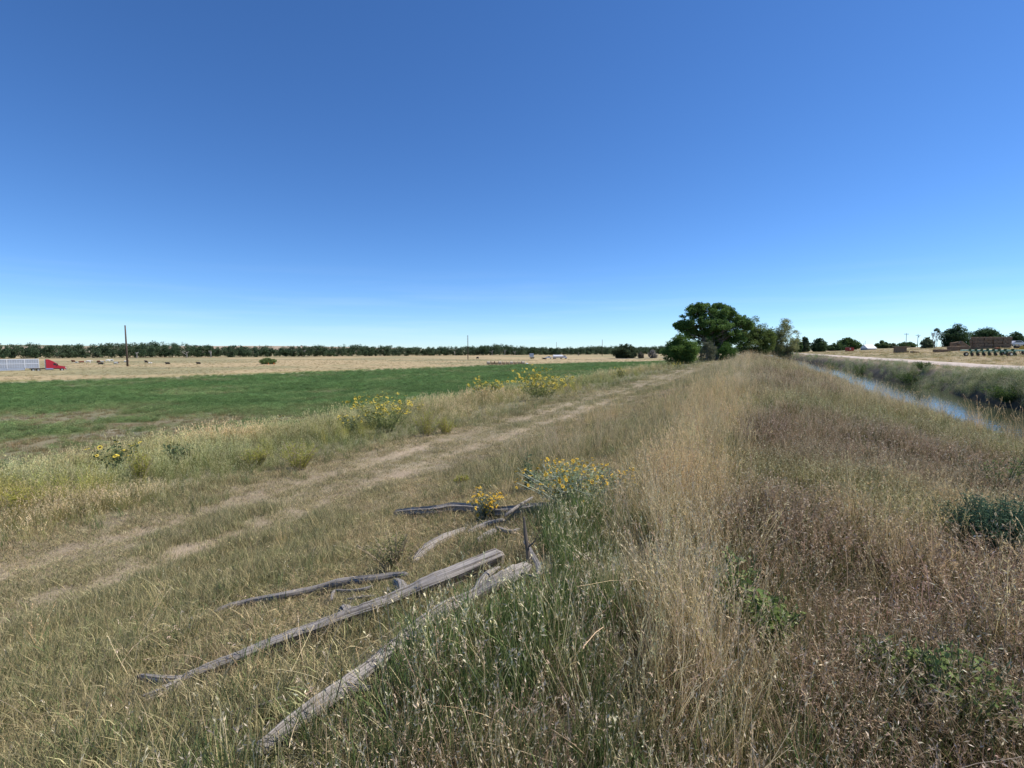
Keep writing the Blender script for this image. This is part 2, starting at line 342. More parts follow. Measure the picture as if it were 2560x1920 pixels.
def water():
    m, nt, o = newmat('canal_water'); b = nt.nodes.new('ShaderNodeBsdfPrincipled'); b.inputs['Base Color'].default_value = (.045, .05, .03, 1); b.inputs['Roughness'].default_value = .06; b.inputs['IOR'].default_value = 1.33
    tc = nt.nodes.new('ShaderNodeTexCoord'); n = nt.nodes.new('ShaderNodeTexNoise'); n.inputs['Scale'].default_value = 2.6; n.inputs['Detail'].default_value = 4
    bp = nt.nodes.new('ShaderNodeBump'); bp.inputs['Strength'].default_value = .35; bp.inputs['Distance'].default_value = .03
    L = nt.links.new; L(tc.outputs['Object'], n.inputs['Vector']); L(n.outputs[0], bp.inputs['Height']); L(bp.outputs[0], b.inputs['Normal']); L(b.outputs[0], o.inputs[0])
    V = []; F = []
    us = list(range(-60, 620, 10))
    for i, u in enumerate(us):
        for v in (-7.4, -15.2): x, y = xy(u, v); V.append((x, y, WATER_Z))
        if i: F.append((2 * i - 2, 2 * i, 2 * i + 1, 2 * i - 1))
    V += [(x, y, z - .3) for x, y, z in V]; n2 = len(us) * 2
    F2 = [tuple(k + n2 for k in f[::-1]) for f in F]
    o = link('canal_water', mesh_np('canal_water', V, F + F2, [m])); tag(o, 'still irrigation canal water reflecting the sky', 'water', kind='structure')
water()

# ------------------------------------------------------------------ grass tufts
def blades(n, h, spread, lean, w, segs=3, hv=.35, colA=(.1, .13, .04), colB=(.3, .25, .12), cr=None, droop=.25, tip=.15):
    r = cr or rng
    bx = r.normal(0, spread, n); by = r.normal(0, spread, n); az = r.uniform(0, 2 * np.pi, n)
    hh = h * (1 - hv + hv * 2 * r.random(n)); ln = lean * r.random(n) ** .8; wd = w * r.uniform(.6, 1.3, n); wa = r.uniform(0, np.pi, n)
    V = np.zeros((n, (segs + 1) * 2, 3)); Cc = np.zeros((n, (segs + 1) * 2, 3)); t5 = np.linspace(0, 1, segs + 1)
    mix = r.random(n)[:, None]; base = np.array(colA) * (1 - mix) + np.array(colB) * mix; base = base * r.uniform(.75, 1.25, n)[:, None]
    for k, t in enumerate(t5):
        cx = bx + np.cos(az) * ln * hh * t ** 1.7; cy = by + np.sin(az) * ln * hh * t ** 1.7; cz = hh * t * (1 - droop * ln * t)
        ww = wd * (1 - t) ** .6 * (1 - tip) + wd * tip
        V[:, 2 * k] = np.stack([cx - np.cos(wa) * ww / 2, cy - np.sin(wa) * ww / 2, cz - .01], 1); V[:, 2 * k + 1] = np.stack([cx + np.cos(wa) * ww / 2, cy + np.sin(wa) * ww / 2, cz - .01], 1)
        Cc[:, 2 * k] = Cc[:, 2 * k + 1] = base
    b = np.arange(n)[:, None, None] * (segs + 1) * 2; q = np.array([[2 * k, 2 * k + 1, 2 * k + 3, 2 * k + 2] for k in range(segs)])[None]
    tips = V[:, -1]; pre = V[:, -3]
    return V.reshape(-1, 3), (b + q).reshape(-1, 4), Cc.reshape(-1, 3), tips, tips - pre
def diamonds(P, D, L, W, col, jit=.25):
    n = len(P); D = D / (np.linalg.norm(D, axis=1, keepdims=True) + 1e-9); S = np.cross(D, rng.normal(0, 1, (n, 3))); S /= np.linalg.norm(S, axis=1, keepdims=True) + 1e-9
    L = L * rng.uniform(.7, 1.3, n)[:, None]; W = W * rng.uniform(.7, 1.3, n)[:, None]
    V = np.stack([P, P + D * L * .45 + S * W / 2, P + D * L, P + D * L * .45 - S * W / 2], 1).reshape(-1, 3)
    F = np.arange(4 * n).reshape(-1, 4); c = np.array(col)[None] * rng.uniform(1 - jit, 1 + jit, n)[:, None]
    return V, F, np.repeat(c, 4, 0)
def merge(parts):
    V = []; F = []; Cc = []; b = 0
    for p in parts: V.append(p[0]); F.append(p[1] + b); Cc.append(p[2]); b += len(p[0])
    return np.vstack(V), np.vstack(F), np.vstack(Cc)
def heads(tips, dirs, nper, back, L, W, col, splay=.8, down=.2):
    P = []; D = []
    for k in range(nper):
        t = rng.random((len(tips), 1)) * back; dn = dirs / (np.linalg.norm(dirs, axis=1, keepdims=True) + 1e-9)
        P.append(tips - dn * t); D.append(dn + rng.normal(0, splay, tips.shape) - np.array([0, 0, down]))
    return diamonds(np.vstack(P), np.vstack(D), L, W, col)
def rand_leaves(n, h, rad, L, W, colA, colB, zmin=.05, up=.3):
    a = rng.uniform(0, 2 * np.pi, n); zz = h * (zmin + (1 - zmin) * rng.random(n)); rr = rad * np.sqrt(rng.random(n)) * (1 - .45 * (zz / h) ** 2)
    P = np.stack([rr * np.cos(a), rr * np.sin(a), zz], 1); D = np.stack([np.cos(a), np.sin(a), up + 0 * a], 1) + rng.normal(0, .5, (n, 3))
    mix = rng.random(n)[:, None]; c = np.array(colA) * (1 - mix) + np.array(colB) * mix
    V, F, _ = diamonds(P, D, L, W, (1, 1, 1)); return V, F, np.repeat(c * rng.uniform(.8, 1.2, n)[:, None], 4, 0)
def tuft_set(kind, n=5):
    col = bpy.data.collections.new('tufts_' + kind)
    for i in range(n):
        if kind == 'dry':        # tall straw grass with slim seed heads
            b = blades(16, .40, .07, .55, .0055, 3, colA=(.36, .27, .125), colB=(.46, .38, .21)); s = blades(9, .66, .06, .35, .004, 3, hv=.25, colA=(.45, .35, .18), colB=(.52, .43, .27), tip=.5)
            g = blades(12, .30, .08, .6, .006, 2, colA=(.09, .12, .035), colB=(.17, .17, .06)); hd = heads(s[3], s[4], 6, .11, .030, .0065, (.52, .41, .24), .35, 0)
            P = [b[:3], s[:3], g[:3], hd]
        elif kind == 'brome':    # reddish brown cheat grass with drooping heads
            b = blades(14, .26, .08, .7, .006, 2, colA=(.20, .15, .085), colB=(.30, .24, .14)); s = blades(12, .38, .09, .5, .0035, 3, hv=.3, colA=(.33, .22, .15), colB=(.40, .29, .20), tip=.5)
            g = blades(16, .30, .10, .5, .006, 2, colA=(.075, .105, .035), colB=(.15, .165, .06)); hd = heads(s[3], s[4], 5, .12, .026, .0052, (.40, .30, .22), .8, .55); h2 = heads(s[3], s[4], 1, .12, .026, .0058, (.72, .63, .52), .8, .55)
            P = [b[:3], s[:3], g[:3], hd, h2]
        elif kind == 'green':    # fresh green grass
            b = blades(26, .30, .08, .45, .007, 3, colA=(.075, .12, .035), colB=(.15, .19, .06)); s = blades(5, .36, .08, .4, .0045, 3, colA=(.36, .30, .17), colB=(.42, .34, .2), tip=.5); hd = heads(s[3], s[4], 4, .07, .028, .007, (.5, .42, .3), .4, .1)
            P = [b[:3], s[:3], hd]
        elif kind == 'short':    # short mixed grass of the slope and track
            b = blades(44, .085, .10, 1.1, .005, 2, colA=(.23, .205, .11), colB=(.43, .36, .23)); g = blades(14, .09, .09, .7, .006, 2, colA=(.10, .135, .055), colB=(.17, .19, .09)); s = blades(2, .20, .08, .6, .0035, 3, colA=(.36, .28, .17), colB=(.42, .34, .2), tip=.5)
            P = [b[:3], g[:3], s[:3]]
        elif kind == 'weed':     # mixed leafy weeds and grass of the strip
            b = blades(18, .5, .10, .4, .007, 3, colA=(.16, .17, .06), colB=(.34, .29, .15)); s = blades(8, .75, .09, .3, .005, 3, hv=.25, colA=(.30, .26, .13), colB=(.42, .35, .22), tip=.5); hd = heads(s[3], s[4], 9, .16, .038, .012, (.56, .48, .33), .6, .1)
            P = [b[:3], s[:3], hd, rand_leaves(70, .45, .16, .05, .018, (.09, .125, .04), (.19, .21, .08))]
        elif kind == 'straw':    # single long arching dead stems
            s = blades(2, .62, .05, 1.2, .005, 5, hv=.3, colA=(.46, .35, .20), colB=(.55, .46, .33), tip=.6, droop=.45); hd = heads(s[3], s[4], 9, .12, .028, .006, (.60, .50, .36), .35, .1)
            P = [s[:3], hd]
        elif kind == 'kochia':   # yellow green feathery weed
            s = blades(14, .6, .05, .35, .006, 3, hv=.2, colA=(.24, .23, .06), colB=(.30, .27, .09), tip=.5)
            P = [s[:3], rand_leaves(260, .62, .17, .035, .008, (.19, .20, .05), (.32, .30, .09), .12, 1.2)]
        elif kind == 'alfalfa':
            s = blades(16, .30, .12, .4, .005, 2, colA=(.06, .11, .03), colB=(.1, .15, .04), tip=.5)
            P = [s[:3], rand_leaves(240, .32, .22, .035, .018, (.050, .125, .030), (.11, .20, .055), .1, .4)]
        elif kind == 'bank':     # grey green bushy weeds of the far bank
            s = blades(20, .8, .18, .6, .008, 3, colA=(.24, .20, .17), colB=(.33, .29, .25), tip=.4)
            P = [s[:3], rand_leaves(320, .75, .42, .06, .022, (.055, .09, .035), (.12, .15, .06), .03, .5), rand_leaves(160, .95, .45, .045, .010, (.30, .26, .235), (.40, .355, .32), .55, .8)]
        V, F, Cc = merge(P); me = mesh_np('tuft_' + kind, V, F, [GRASS], cols=Cc); col.objects.link(bpy.data.objects.new('tuft_%s_%02d' % (kind, i), me))
    return col
TC = {k: tuft_set(k) for k in ('straw', 'dry', 'brome', 'green', 'short', 'weed', 'kochia', 'alfalfa', 'bank')}
def scatter(name, kind, x, y, scl, tint, label, cat, tilt=.18, zoff=0.0):
    n = len(x); z = H(x, y) + zoff
    me = bpy.data.meshes.new(name); me.vertices.add(n); me.vertices.foreach_set('co', np.stack([x, y, z], 1).astype(np.float32).ravel())
    def att(nm, ty, key, data):
        a = me.attributes.new(nm, ty, 'POINT'); a.data.foreach_set(key, np.ascontiguousarray(data).ravel())
    att('rot', 'FLOAT_VECTOR', 'vector', np.stack([rng.normal(0, tilt, n), rng.normal(0, tilt, n), rng.uniform(0, 6.283, n)], 1).astype(np.float32))
    sc = np.asarray(scl); sc = np.stack([sc, sc, sc], 1) if sc.ndim == 1 else sc
    att('scl', 'FLOAT_VECTOR', 'vector', (sc * rng.uniform(.7, 1.25, n)[:, None]).astype(np.float32)); att('idx', 'INT', 'value', rng.integers(0, 5, n).astype(np.int32))
    cc = np.ones((n, 4), np.float32); cc[:, :3] = tint; att('tint', 'FLOAT_COLOR', 'color', cc)
    o = link(name, me); g = bpy.data.node_groups.new('scatter_' + kind, 'GeometryNodeTree')
    g.interface.new_socket('Geometry', in_out='INPUT', socket_type='NodeSocketGeometry'); g.interface.new_socket('Geometry', in_out='OUTPUT', socket_type='NodeSocketGeometry')
    N = g.nodes.new; L = g.links.new; gi = N('NodeGroupInput'); go = N('NodeGroupOutput'); ip = N('GeometryNodeInstanceOnPoints'); ci = N('GeometryNodeCollectionInfo')
    ci.inputs['Collection'].default_value = TC[kind]; ci.inputs['Separate Children'].default_value = True; ci.inputs['Reset Children'].default_value = True
    def na(nm, ty):
        a = N('GeometryNodeInputNamedAttribute'); a.data_type = ty; a.inputs['Name'].default_value = nm; return a.outputs[0]
    er = N('FunctionNodeEulerToRotation'); L(na('rot', 'FLOAT_VECTOR'), er.inputs[0])
    ip.inputs['Pick Instance'].default_value = True; L(gi.outputs[0], ip.inputs['Points']); L(ci.outputs[0], ip.inputs['Instance']); L(na('idx', 'INT'), ip.inputs['Instance Index'])
    L(er.outputs[0], ip.inputs['Rotation']); L(na('scl', 'FLOAT_VECTOR'), ip.inputs['Scale']); L(ip.outputs[0], go.inputs[0])
    md = o.modifiers.new('scatter', 'NODES'); md.node_group = g; tag(o, label, cat, kind='stuff'); print('scatter', name, n); return o
def sample(K, cap, rmax, rmin=.5, amax=62):
    """points round the camera, density min(cap, K / r^2) per square metre"""
    r0 = math.sqrt(K / cap); A = R(2 * amax); n1 = int(cap * A / 2 * r0 ** 2); n2 = int(K * A * math.log(rmax / r0)) if rmax > r0 else 0
    r = np.concatenate([r0 * np.sqrt(rng.random(n1)), r0 * np.exp(rng.random(n2) * math.log(max(rmax / r0, 1.0001)))])
    a = rng.uniform(-R(amax), R(amax), len(r)); m = (r > rmin) & (r < rmax); r = r[m]; a = a[m]; return r * np.sin(a), r * np.cos(a), r
def T(n, base, jit=.12, hue=.05):
    return np.array(base)[None] * (1 + rng.normal(0, jit, n))[:, None] * (1 + rng.normal(0, hue, (n, 3)))
def keep(m, *a): return [q[m] for q in a]
def far(r, r0, p=.5): return np.maximum(1, r / r0) ** p

LOGS = []
def add_log(*a, **k): LOGS.append((a, k))
add_log('long grey fallen log with a forked left end', [(455, 1703), (530, 1672), (600, 1645), (690, 1608), (790, 1572), (870, 1543), (940, 1520), (1010, 1492), (1090, 1458), (1170, 1425), (1256, 1388)], [34, 36, 36, 38, 38, 38, 44, 46, 50, 52, 44], seed=1,
    extra=[(0, [(400, 1700), (345, 1690)], [24, 12]), (0, [(410, 1728), (352, 1748)], [30, 16]), (5, [(862, 1528), (852, 1532)], [34, 20]), (7, [(1000, 1462), (985, 1452)], [26, 12])])
add_log('long low grey log lying nearly parallel below the forked one', [(640, 1885), (730, 1812), (800, 1762), (860, 1718), (930, 1665), (1000, 1605), (1060, 1560), (1116, 1525), (1185, 1490), (1240, 1460), (1285, 1437), (1325, 1412)], [36, 46, 48, 42, 34, 32, 38, 40, 32, 40, 42, 16], seed=2, lift=.95, extra=[(8, [(1215, 1440), (1250, 1418)], [20, 8]), (3, [(905, 1722), (930, 1720)], [22, 10])])
add_log('pale stick lying on the right end of the low log', [(1285, 1428), (1315, 1436), (1345, 1444)], [5, 6, 5], name='fallen_branch', n=7, seed=21, lift=9, cat='branch')
add_log('crooked pale stick right of the upright stub', [(1312, 1352), (1330, 1385), (1348, 1420), (1340, 1440)], [9, 10, 12, 8], name='fallen_branch', n=8, seed=22, lift=3, cat='branch')
add_log('dark broken branch under the golden flowered plant', [(1168, 1332), (1215, 1312), (1262, 1300)], [12, 16, 9], name='fallen_branch', n=8, seed=23, cat='branch')
add_log('dark branch crossing behind the upright stub', [(1240, 1318), (1275, 1330), (1300, 1322)], [9, 12, 7], name='fallen_branch', n=8, seed=24, cat='branch')
add_log('small splinter beside the twisted branch', [(862, 1500), (900, 1494), (935, 1490)], [5, 7, 5], name='fallen_branch', n=7, seed=25, cat='branch')
add_log('thin straight grey branch left of the log pile', [(535, 1530), (575, 1516), (625, 1504), (700, 1490), (780, 1474), (850, 1456), (900, 1447)], [8, 14, 15, 15, 14, 18, 12], name='fallen_branch', n=9, seed=5, cat='branch')
add_log('short twisted branch with a hooked left end', [(828, 1500), (836, 1478), (870, 1477), (905, 1474), (932, 1466)], [9, 9, 8, 9, 9], name='fallen_branch', n=8, seed=6, cat='branch')
add_log('dark charred branch behind the thin straight branch', [(868, 1452), (905, 1450), (940, 1446), (985, 1438), (1020, 1436)], [12, 22, 20, 16, 14], name='fallen_branch', n=8, seed=7, cat='branch')
add_log('horizontal weathered log behind the yellow flowers', [(987, 1282), (1035, 1278), (1085, 1275), (1130, 1268), (1180, 1270), (1230, 1278), (1275, 1278), (1338, 1268), (1401, 1262)], [14, 18, 20, 22, 22, 24, 26, 22, 14], seed=8)
add_log('curved grey log in the grass behind the main logs', [(1037, 1402), (1056, 1382), (1078, 1364), (1116, 1343), (1164, 1322)], [14, 22, 24, 22, 10], seed=9)
add_log('short broken piece of wood between the curved log and long log', [(1190, 1358), (1212, 1342), (1240, 1326)], [14, 18, 12], name='fallen_branch', seed=10, cat='branch')
add_log('slim grey branch crossing the horizontal log diagonally', [(1262, 1290), (1292, 1268), (1332, 1243)], [7, 8, 5], name='fallen_branch', n=8, seed=11, lift=6, cat='branch')
add_log('faint grey branch in the grass at the lower left of the logs', [(615, 1775), (660, 1762), (705, 1742)], [9, 13, 8], name='fallen_branch', n=8, seed=12, cat='branch')
SEGS = []
for a_, k_ in LOGS:
    q_ = [hit(*p) for p in a_[1]]; SEGS += [(q_[i][:2], q_[i + 1][:2]) for i in range(len(q_) - 1)]
    for e in k_.get('extra', ()):
        w_ = [q_[e[0]]] + [hit(*p) for p in e[1]]; SEGS += [(w_[i][:2], w_[i + 1][:2]) for i in range(len(w_) - 1)]
def logdist(x, y):
    d = np.full(len(x), 99.)
    for (a, b) in SEGS:
        a = np.array(a); b = np.array(b); ab = b - a; L2 = ab @ ab + 1e-9
        t = np.clip(((x - a[0]) * ab[0] + (y - a[1]) * ab[1]) / L2, 0, 1); d = np.minimum(d, np.hypot(x - a[0] - t * ab[0], y - a[1] - t * ab[1]))
    return d
PLANTS = [(298, 1195, 110), (960, 1080, 165), (880, 1090, 85), (1215, 1000, 72), (1345, 1000, 155), (1215, 1308, 90), (1440, 1268, 250), (1520, 1232, 65), (1322, 1230, 45), (350, 1215, 45), (745, 1175, 90), (640, 1170, 60), (1065, 1090, 60), (2490, 1420, 210), (985, 1420, 110), (1835, 1530, 90), (1905, 1600, 130)]
PC = []
for a_, b_, w_ in PLANTS:
    p = hit(a_, b_); PC.append((p[0], p[1], w_ * .5 * p[1] / FPX))
def clear(x, y, r, dl, front=True):
    """keep tufts off the logs and out of the bigger plants"""
    ok = np.ones(len(x), bool); m = r < 9; ok[m] = logdist(x[m], y[m]) > dl
    if front:                                            # grass is thin right in front of the logs too
        q = m & (logdist(x + .16 * x / r, y + .16 * y / r) < dl * .8); ok &= ~(q & (rng.random(len(x)) < .75))
    for (a, b, w_) in PC:
        ok &= (np.hypot(x - a, y - b) > w_ * .8)
    return ok
# dry straw grass along the crest and its left shoulder
x, y, r = sample(5200, 170, 260); u, v = uv(x, y); n = fbm(x, y, 1.6, 101, 3); m2 = fbm(x, y, 7, 102)
cen = .50 + .6 * ss(5, 18, u) ; sg = .42 + .8 * ss(5, 22, u) + .3 * ss(20, 80, r)
wc = np.exp(-((v - cen - 1.1 * (m2 - .5) - .9 * (fbm(x, y, 2.5, 104, 3) - .5)) / sg) ** 2) * ss(1.2, 2.6, r) + (.13 + .2 * ss(12, 22, u)) * ((v > -7) & (v < -.5)) * ss(.52, .66, n) + .28 * ((v > 2) & (v < 7)) * ss(.5, .62, n) * ss(6, 10, u) + .015 * ((v > 1.5) & (v < 7)) + .8 * np.exp(-((v + 5.5) / 1.4) ** 2) * ss(16, 30, u)
wc = wc * clear(x, y, r, .40)
k = rng.random(len(x)) < wc * (.35 + .9 * n); x, y, r, v, m2 = keep(k, x, y, r, v, m2)
gold = ss(.4, .65, m2)[:, None]; t = T(len(x), (1.0, 1.0, 1.0)) * (1 - gold) + T(len(x), (1.02, .95, .80)) * gold
scatter('dry_grass', 'dry', x, y, far(r, 14, .45) * np.where(r < 4, .62, .78) * (.55 + .9 * fbm(x, y, .9, 108, 2)), t, 'long straw coloured grass along the crest of the levee', 'grass')
# brome on the canal side
x, y, r = sample(8000, 210, 200); u, v = uv(x, y); n = fbm(x, y, 1.4, 111, 3); m2 = fbm(x, y, 5, 112)
wc = ss(.6, -.8, v) * ss(-8.6, -7.2, v) + .55 * ss(-.5, .5, v) * (v < 1.5) * ss(3.4, 2.2, r)
wc = wc * clear(x, y, r, .25)
k = rng.random(len(x)) < wc * (.55 + .6 * n); x, y, r, v, m2 = keep(k, x, y, r, v, m2)
g = ss(.45, .66, m2)[:, None]; t = T(len(x), (.80, .77, .68), .24) * (1 - g) + T(len(x), (.88, 1.0, .68), .2) * g
scatter('brown_brome_grass', 'brome', x, y, far(r, 12, .35) * np.where(v < -5.5, .45, .85) * np.where(r < 3.5, .78, 1.0) * (.5 + fbm(x, y, .8, 118, 2)) , t, 'reddish brown seeding grass covering the canal side of the levee', 'grass', .28)
# green grass: around the logs, at the levee foot, patches on the crest
x, y, r = sample(2600, 110, 160); u, v = uv(x, y); n = fbm(x, y, 1.7, 121, 3)
gp = [hit(1330, 1640), hit(1150, 1690), hit(1000, 1760), hit(1430, 1310), hit(1380, 1400), hit(1200, 1590), hit(1040, 1640), hit(1400, 1560)]
gw = np.zeros(len(x))
for p, s in zip(gp, (.38, .32, .3, .42, .38, .3, .25, .4)): gw = np.maximum(gw, np.exp(-((x - p[0]) ** 2 + (y - p[1]) ** 2) / s ** 2))
wc = gw + .40 * ss(.5, .68, n) * ((v > -7.5) & (v < 2.5)) + .07 * ss(.5, .68, n) * ((v > 2) & (v < 7.5)) + .5 * np.exp(-((v + 8) / .9) ** 2) + .35 * np.exp(-((v - 12.5) / 1.2) ** 2) + .06 * ((v > -8) & (v < 2)) + .02 * ((v > 2) & (v < 7))
wc = wc * clear(x, y, r, .16)
k = rng.random(len(x)) < wc; x, y, r, gw = keep(k, x, y, r, gw)
t = T(len(x), (1, 1, 1)) * (1 + .25 * gw[:, None] * np.array([.3, .6, -.1])[None])
scatter('green_grass', 'green', x, y, far(r, 12, .45) * (.72 + .2 * gw), t, 'fresh green grass tufts growing round the fallen logs', 'grass')
# short grass of the slope and the track
x, y, r = sample(14000, 300, 230); u, v = uv(x, y); n = fbm(x, y, 1.2, 131, 3); m2 = fbm(x, y, 4, 132); r1, r2 = rutv(u)
rut = np.maximum(np.exp(-((v - r1) / .42) ** 4), np.exp(-((v - r2) / .42) ** 4))
wc = clear(x, y, r, .09, False) * (1 - .12 * np.exp(-((v - 9.2) / 2.0) ** 4)) * ss(.8, 2.0, v) * ss(13.5, 12, v) * (1 - .5 * ss(.62, .72, fbm(x, y, .9, 136))) * (1 - rut * (.10 + .45 * ss(.45, .64, n)) * ss(60, 14, u))
k = rng.random(len(x)) < wc; x, y, r, v, m2, rut = keep(k, x, y, r, v, m2, rut)
g = ss(.42, .6, m2)[:, None]; tk = np.exp(-((v - 9.1) / 2) ** 2)[:, None]
t = T(len(x), (1.02, .95, .84), .2) * (1 - g) + T(len(x), (.90, .93, .74), .2) * g; t = t * (1 - .5 * tk) + .5 * tk * T(len(x), (1.05, 1.05, .98))
s = far(r, 9, .45); hs = np.stack([s, s, s * (1 - .45 * rut) * (.5 + .65 * ss(.40, .68, m2)) * (.7 + .7 * ss(.4, .65, fbm(x, y, .45, 137)))], 1) * 1.0
scatter('short_grass', 'short', x, y, hs, t, 'short mixed grass on the slope and along the wheel ruts', 'grass', .25)
# weed strip between track and field
x, y, r = sample(9000, 80, 330); u, v = uv(x, y); n = fbm(x, y, 2.2, 141, 3); m2 = fbm(x, y, 9, 142)
wc = ss(11.2, 13, v) * ss(25, 23, v) * (.15 + .85 * clear(x, y, r, .1, False)); k = rng.random(len(x)) < wc * (.5 + .7 * n); x, y, r, v, n, m2 = keep(k, x, y, r, v, n, m2)
g = ss(.4, .62, m2)[:, None]; t = T(len(x), (1.15, 1.05, .86), .2) * (1 - g) + T(len(x), (.78, .88, .60), .2) * g
n4 = fbm(x, y, 2.6, 147, 3)[:, None]; t = t * (.62 + .75 * n4) * (1 + np.exp(-((v - 21) / 3) ** 2)[:, None] * np.array([.22, .15, .12])[None])
s = far(r, 22, .3) * (.42 + .50 * ss(12, 20, v)) * (.5 + .9 * n)
scatter('weed_strip', 'weed', x, y, s, t, 'mixed green and straw coloured weeds between the track and the field', 'weeds')
x, y, r = sample(2600, 30, 160); u, v = uv(x, y); n = fbm(x, y, 3.5, 151, 3)
wc = ss(12.5, 14, v) * ss(22, 19, v) * ss(.5, .62, n) * .45; k = rng.random(len(x)) < wc; x, y, r = keep(k, x, y, r)
scatter('yellow_green_weeds', 'kochia', x, y, far(r, 22, .3) * 1.05, T(len(x), (1.25, 1.22, .75)), 'feathery yellow green weeds scattered through the weed strip', 'weeds')
# alfalfa
x, y, r = sample(16000, 14, 300, amax=56); u, v = uv(x, y); dp = drypatch(x, y); n = fbm(x, y, 6, 161, 3)
wc = ss(23, 24, v) * ss(2, -3, y - YE(x)) * (1 - .93 * ss(.25, .8, dp)); k = rng.random(len(x)) < wc; x, y, r, n, dp = keep(k, x, y, r, n, dp)
t = T(len(x), (1, 1, 1), .1, .03) * (.60 + .75 * fbm(x, y, 2.5, 163, 3))[:, None] * (.85 + .4 * n)[:, None] * (1 + dp[:, None] * np.array([1.3, .4, .9])[None] * .8) * np.array([1.25, 1.12, 1.20])
s = far(r, 30, .45); scatter('alfalfa_crop', 'alfalfa', x, y, np.stack([s * 1.25, s * 1.25, far(r, 30, .18) * .95], 1) * (.75 + .5 * n)[:, None], t, 'deep green alfalfa crop filling the field', 'crop')
# thin dry stems on the bare patches and the dry pasture edge
x, y, r = sample(9000, 26, 420); u, v = uv(x, y); dp = drypatch(x, y)
wc = np.where(y < YE(x), .9 * dp * (v > 23), .6 * (v > 20)); k = rng.random(len(x)) < wc; x, y, r = keep(k, x, y, r); inf = (y < YE(x))[:, None]
ye = (np.exp(-((y - YE(x) - 13) / 8) ** 2) * ss(-125, -95, x) * ss(20, -30, x) * ss(.28, .5, fbm(x, y, 22, 75)))[:, None]
t = T(len(x), (.95, .86, .72)) * (1 - ye) + T(len(x), (.85, .85, .34)) * ye
t = np.where(inf, t * np.array([.72, .68, .58]), t)
s = far(r, 30, .45); scatter('dry_stubble', 'short', x, y, np.stack([s * 1.3, s * 1.3, far(r, 30, .3) * 1.7], 1), t, 'thin dry stems on the bare patches and beyond the green field', 'grass')
# far canal bank and right pasture
x, y, r = sample(32000, 40, 330); u, v = uv(x, y); n = fbm(x, y, 3, 171, 3)
wc = ss(-13.6, -14.1, v) * ss(-16.9, -16.1, v); k = rng.random(len(x)) < wc * np.clip(3.2 / np.maximum(r * .12, 1), .25, .9); x, y, r, v, n = keep(k, x, y, r, v, n)
g = (ss(-14.8, -16.5, v) * ss(.4, .6, n))[:, None]; t = T(len(x), (1.3, 1.45, 1.0)) * (1 - g) + T(len(x), (1.5, 1.42, 1.4)) * g
scatter('bank_weeds', 'bank', x, y, far(r, 60, .35) * (.50 + .45 * n) * np.where(v < -15.4, .62, 1.0), t, 'grey green bushy weeds overhanging the far canal bank', 'weeds', .25)
x, y, r = sample(7000, 12, 330); u, v = uv(x, y); n = fbm(x, y, 5, 181, 3)
wc = ((v < -22.4) & (v > -130)) | ((v < -16.6) & (v > -17.4)); k = (rng.random(len(x)) < .75) & wc; x, y, r, n = keep(k, x, y, r, n)
g = ss(.45, .65, n)[:, None]; t = T(len(x), (1.25, 1.08, .82)) * (1 - g) + T(len(x), (.95, .95, .62)) * g
s = far(r, 28, .45); scatter('pasture_grass', 'short', x, y, np.stack([s * 1.3, s * 1.3, s * 1.35], 1), t, 'dry tan pasture grass rising beyond the gravel road', 'grass')
# tall pale seed stalks on the levee edge towards the water
x, y, r = sample(1700, 45, 90); u, v = uv(x, y); n = fbm(x, y, 2.2, 191, 3)
wc = ss(-5.2, -6.2, v) * ss(-8.6, -7.8, v) * ss(.30, .55, n) * (.12 + .88 * ss(26, 15, u)); k = rng.random(len(x)) < wc; x, y, r = keep(k, x, y, r)
scatter('tall_seed_grass', 'dry', x, y, far(r, 20, .2) * 1.35, T(len(x), (.95, .82, .68)), 'tall pale seed stalks along the near water edge', 'grass', .2)

x, y, r = sample(60, 5, 14, rmin=1.6); u, v = uv(x, y); k = (v > -7) & (v < 7.5) & (rng.random(len(x)) < .6); x, y, r = keep(k, x, y, r)
scatter('bent_straw', 'straw', x, y, np.ones(len(x)) * .68, T(len(x), (1, .96, .9)), 'long arching dead straw stems standing above the nearer grass', 'grass', .3)

# ------------------------------------------------------------------ trees and shrubs
def leaf_cloud(centres, radii, n, L, colA, colB, flat=.75, shade=None):
    """leaf quads spread through ball-shaped clumps; colour varies per clump and per leaf"""
    k = len(centres); wts = np.array(radii) ** 2; idx = rng.choice(k, n, p=wts / wts.sum())
    d = rng.normal(0, 1, (n, 3)); d /= np.linalg.norm(d, axis=1, keepdims=True); rad = np.array(radii)[idx] * (rng.random(n) ** .45) * rng.uniform(.8, 1.12, n)
    P = np.array(centres)[idx] + d * rad[:, None] * np.array([1, 1, flat])
    q = rng.normal(0, 1, (n, 3)) + d * .35 + np.array([0, 0, .3]); q /= np.linalg.norm(q, axis=1, keepdims=True); s = np.cross(q, rng.normal(0, 1, (n, 3))); s /= np.linalg.norm(s, axis=1, keepdims=True); t = np.cross(q, s)
    l = (L * rng.uniform(.6, 1.4, n))[:, None]
    V = np.stack([P - s * l * .5, P + t * l * .32, P + s * l * .5, P - t * l * .32], 1).reshape(-1, 3)
    cm = np.clip(rng.random(k)[idx] * .75 + rng.random(n) * .25, 0, 1)[:, None]; c = np.array(colA) * (1 - cm) + np.array(colB) * cm; c = c * rng.uniform(.8, 1.2, n)[:, None]
    return V, np.arange(4 * n).reshape(-1, 4), np.repeat(c, 4, 0)
